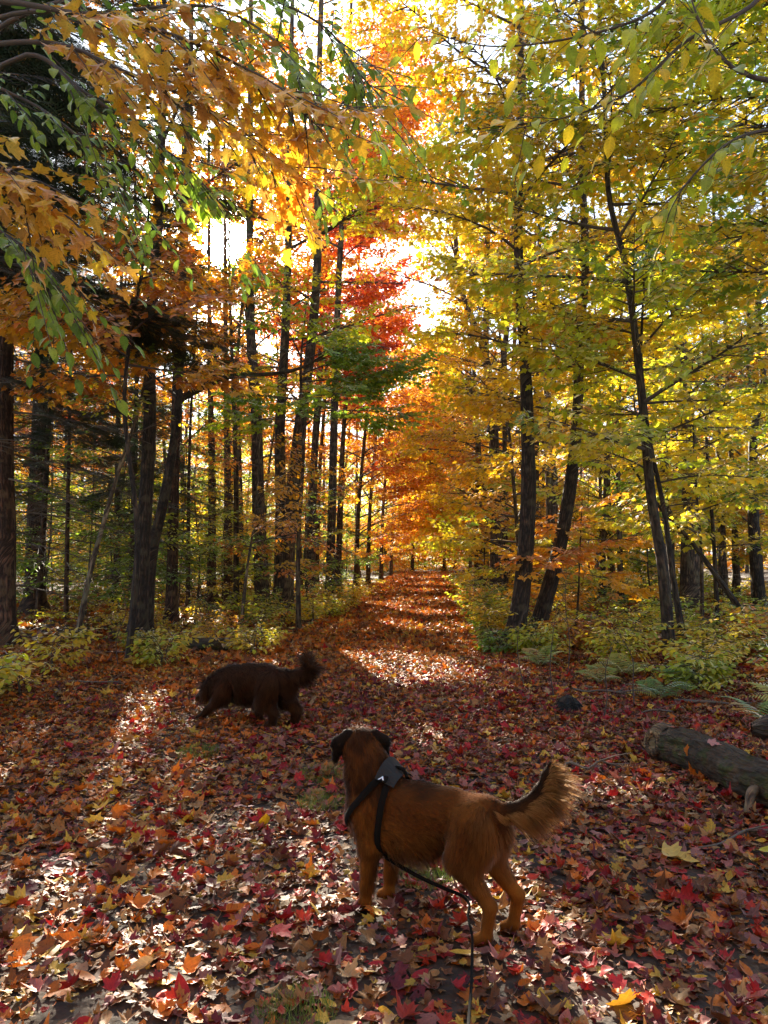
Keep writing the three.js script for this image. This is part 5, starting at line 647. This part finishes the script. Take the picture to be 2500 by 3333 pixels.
  const r = rand(950), sticks = [[1.45, -5.6, 0.5, 0.3], [2.5, -8.7, 1.0, 1.0], [2.9, -7.7, 0.9, 2.2], [3.5, -8.2, 1.0, 0.6], [2.6, -9.0, 1.0, 1.2], [-3.7, -9.4, 0.9, 0.4], [2.2, -4.3, 0.8, 2.7], [-4.4, -12.2, 1.6, 0.2], [-3.6, -14.8, 1.8, 2.9], [3.8, -10.8, 1.6, 0.4]];
  const where = ['thin pale stick poking up left of the mossy log', 'long dead stick lying in front of the right thicket', 'grey forked stick above the mossy log', 'dead branch among the ferns at right', 'dead branch lying left of the green fern', 'stick lying on the litter at the left edge', 'brown twig in the leaves below the mossy log', 'dead branch on the floor beneath the leaning sapling', 'long dead branch behind the dark straight trunk', 'dead branch in the thicket below the slender maple'];
  sticks.forEach(([x, z, l, a], i) => { const G = new Geo(), n = 5, p = []; for (let k = 0; k <= n; k++) p.push(V(Math.cos(a) * l * (k / n - 0.3) + (r() - 0.5) * 0.16 * l, 0.022 + (i < 3 ? 0.12 : 0.05) * k / n * l + (r() - 0.5) * 0.04, Math.sin(a) * l * (k / n - 0.3) + (r() - 0.5) * 0.16 * l)); G.tube(curve(p, 14), (f) => lerp(0.013, 0.004, f) * (1 + (i === 3 ? 0.8 : 0)), 6); G.tube([p[3], p[3].clone().add(V(0.1, 0.06, 0.08 - (i % 2) * 0.16)), p[3].clone().add(V(0.2, 0.09, 0.12 - (i % 2) * 0.24))], [0.006, 0.004, 0.002], 4); const m = mesh('fallen_stick', G.build(), BARK.dead, scene); m.position.set(x, groundY(x, z), z); tag(m, where[i], 'stick'); });
}
// ---------------------------------------------------------------- labels of the repeats: tone, and what each stands beside
{
  const marks = [[-7.0, -13.5, 'the left edge spruce'], [-10.2, -21.7, 'the thick second spruce'], [-4.55, -14.2, 'the straight dark trunk'], [-4.5, -15.6, 'the crooked mossy-boughed tree'], [-4.1, -23.3, 'the tall grey trunk'], [-2.5, -19.8, 'the double-stemmed trunk'], [2.0, -40, 'the path'], [3.3, -14.4, 'the dark leaning pair'], [4.2, -11.7, 'the slender leaning maple'], [8.5, -20.8, 'the thick double trunk'], [10.9, -21.7, 'the crooked right edge trunk']];
  const ord = ['', 'second', 'third', 'fourth', 'fifth', 'sixth', 'seventh', 'eighth', 'ninth', 'tenth', 'eleventh', 'twelfth', 'thirteenth', 'fourteenth', 'fifteenth', 'sixteenth'], kinds = { spruce_pole: 'slim spruce pole', golden_maple: 'maple', orange_maple: 'maple', understory_maple: 'understory maple', understory_beech: 'understory sapling', far_maple: 'far maple', end_maple: 'far maple on the path line', spruce_tree: 'distant spruce', yellow_shrub: 'low shrub', green_shrub: 'thicket shrub' };
  const tone = { gold: 'golden', lime: 'lime-yellow', amber: 'amber', mixed: 'many-coloured', orange: 'orange', green: 'green', red: 'red' }, seen = new Map();
  const list = scene.children.filter((o) => o.userData.group && kinds[o.name.replace(/_\d+$/, '')]).sort((a, b) => a.position.length() - b.position.length());
  for (const o of list) {
    const sx = o.position.x / -o.position.z; let m = marks[0], bd = 9; for (const k of marks) { const d = Math.abs(k[0] / -k[1] - sx); if (d < bd) { bd = d; m = k; } }
    const off = sx - m[0] / -m[1], rel = Math.abs(sx) > 0.55 ? (sx < 0 ? 'beyond the left edge' : 'beyond the right edge') : (Math.abs(off) < 0.022 ? (o.position.z < m[1] ? 'behind ' : 'in front of ') : off < 0 ? 'left of ' : 'right of ') + m[2];
    const k = [tone[o.userData.pal], kinds[o.name.replace(/_\d+$/, '')]].filter(Boolean).join(' ') + ' ' + rel, n = seen.get(k) ?? 0; seen.set(k, n + 1);
    o.userData.label = n ? k + ', ' + ord[n] + ' nearest there' : k + ', nearest there';
  }
}
console.log('sprays', nSprays);
renderer.render(scene, camera);
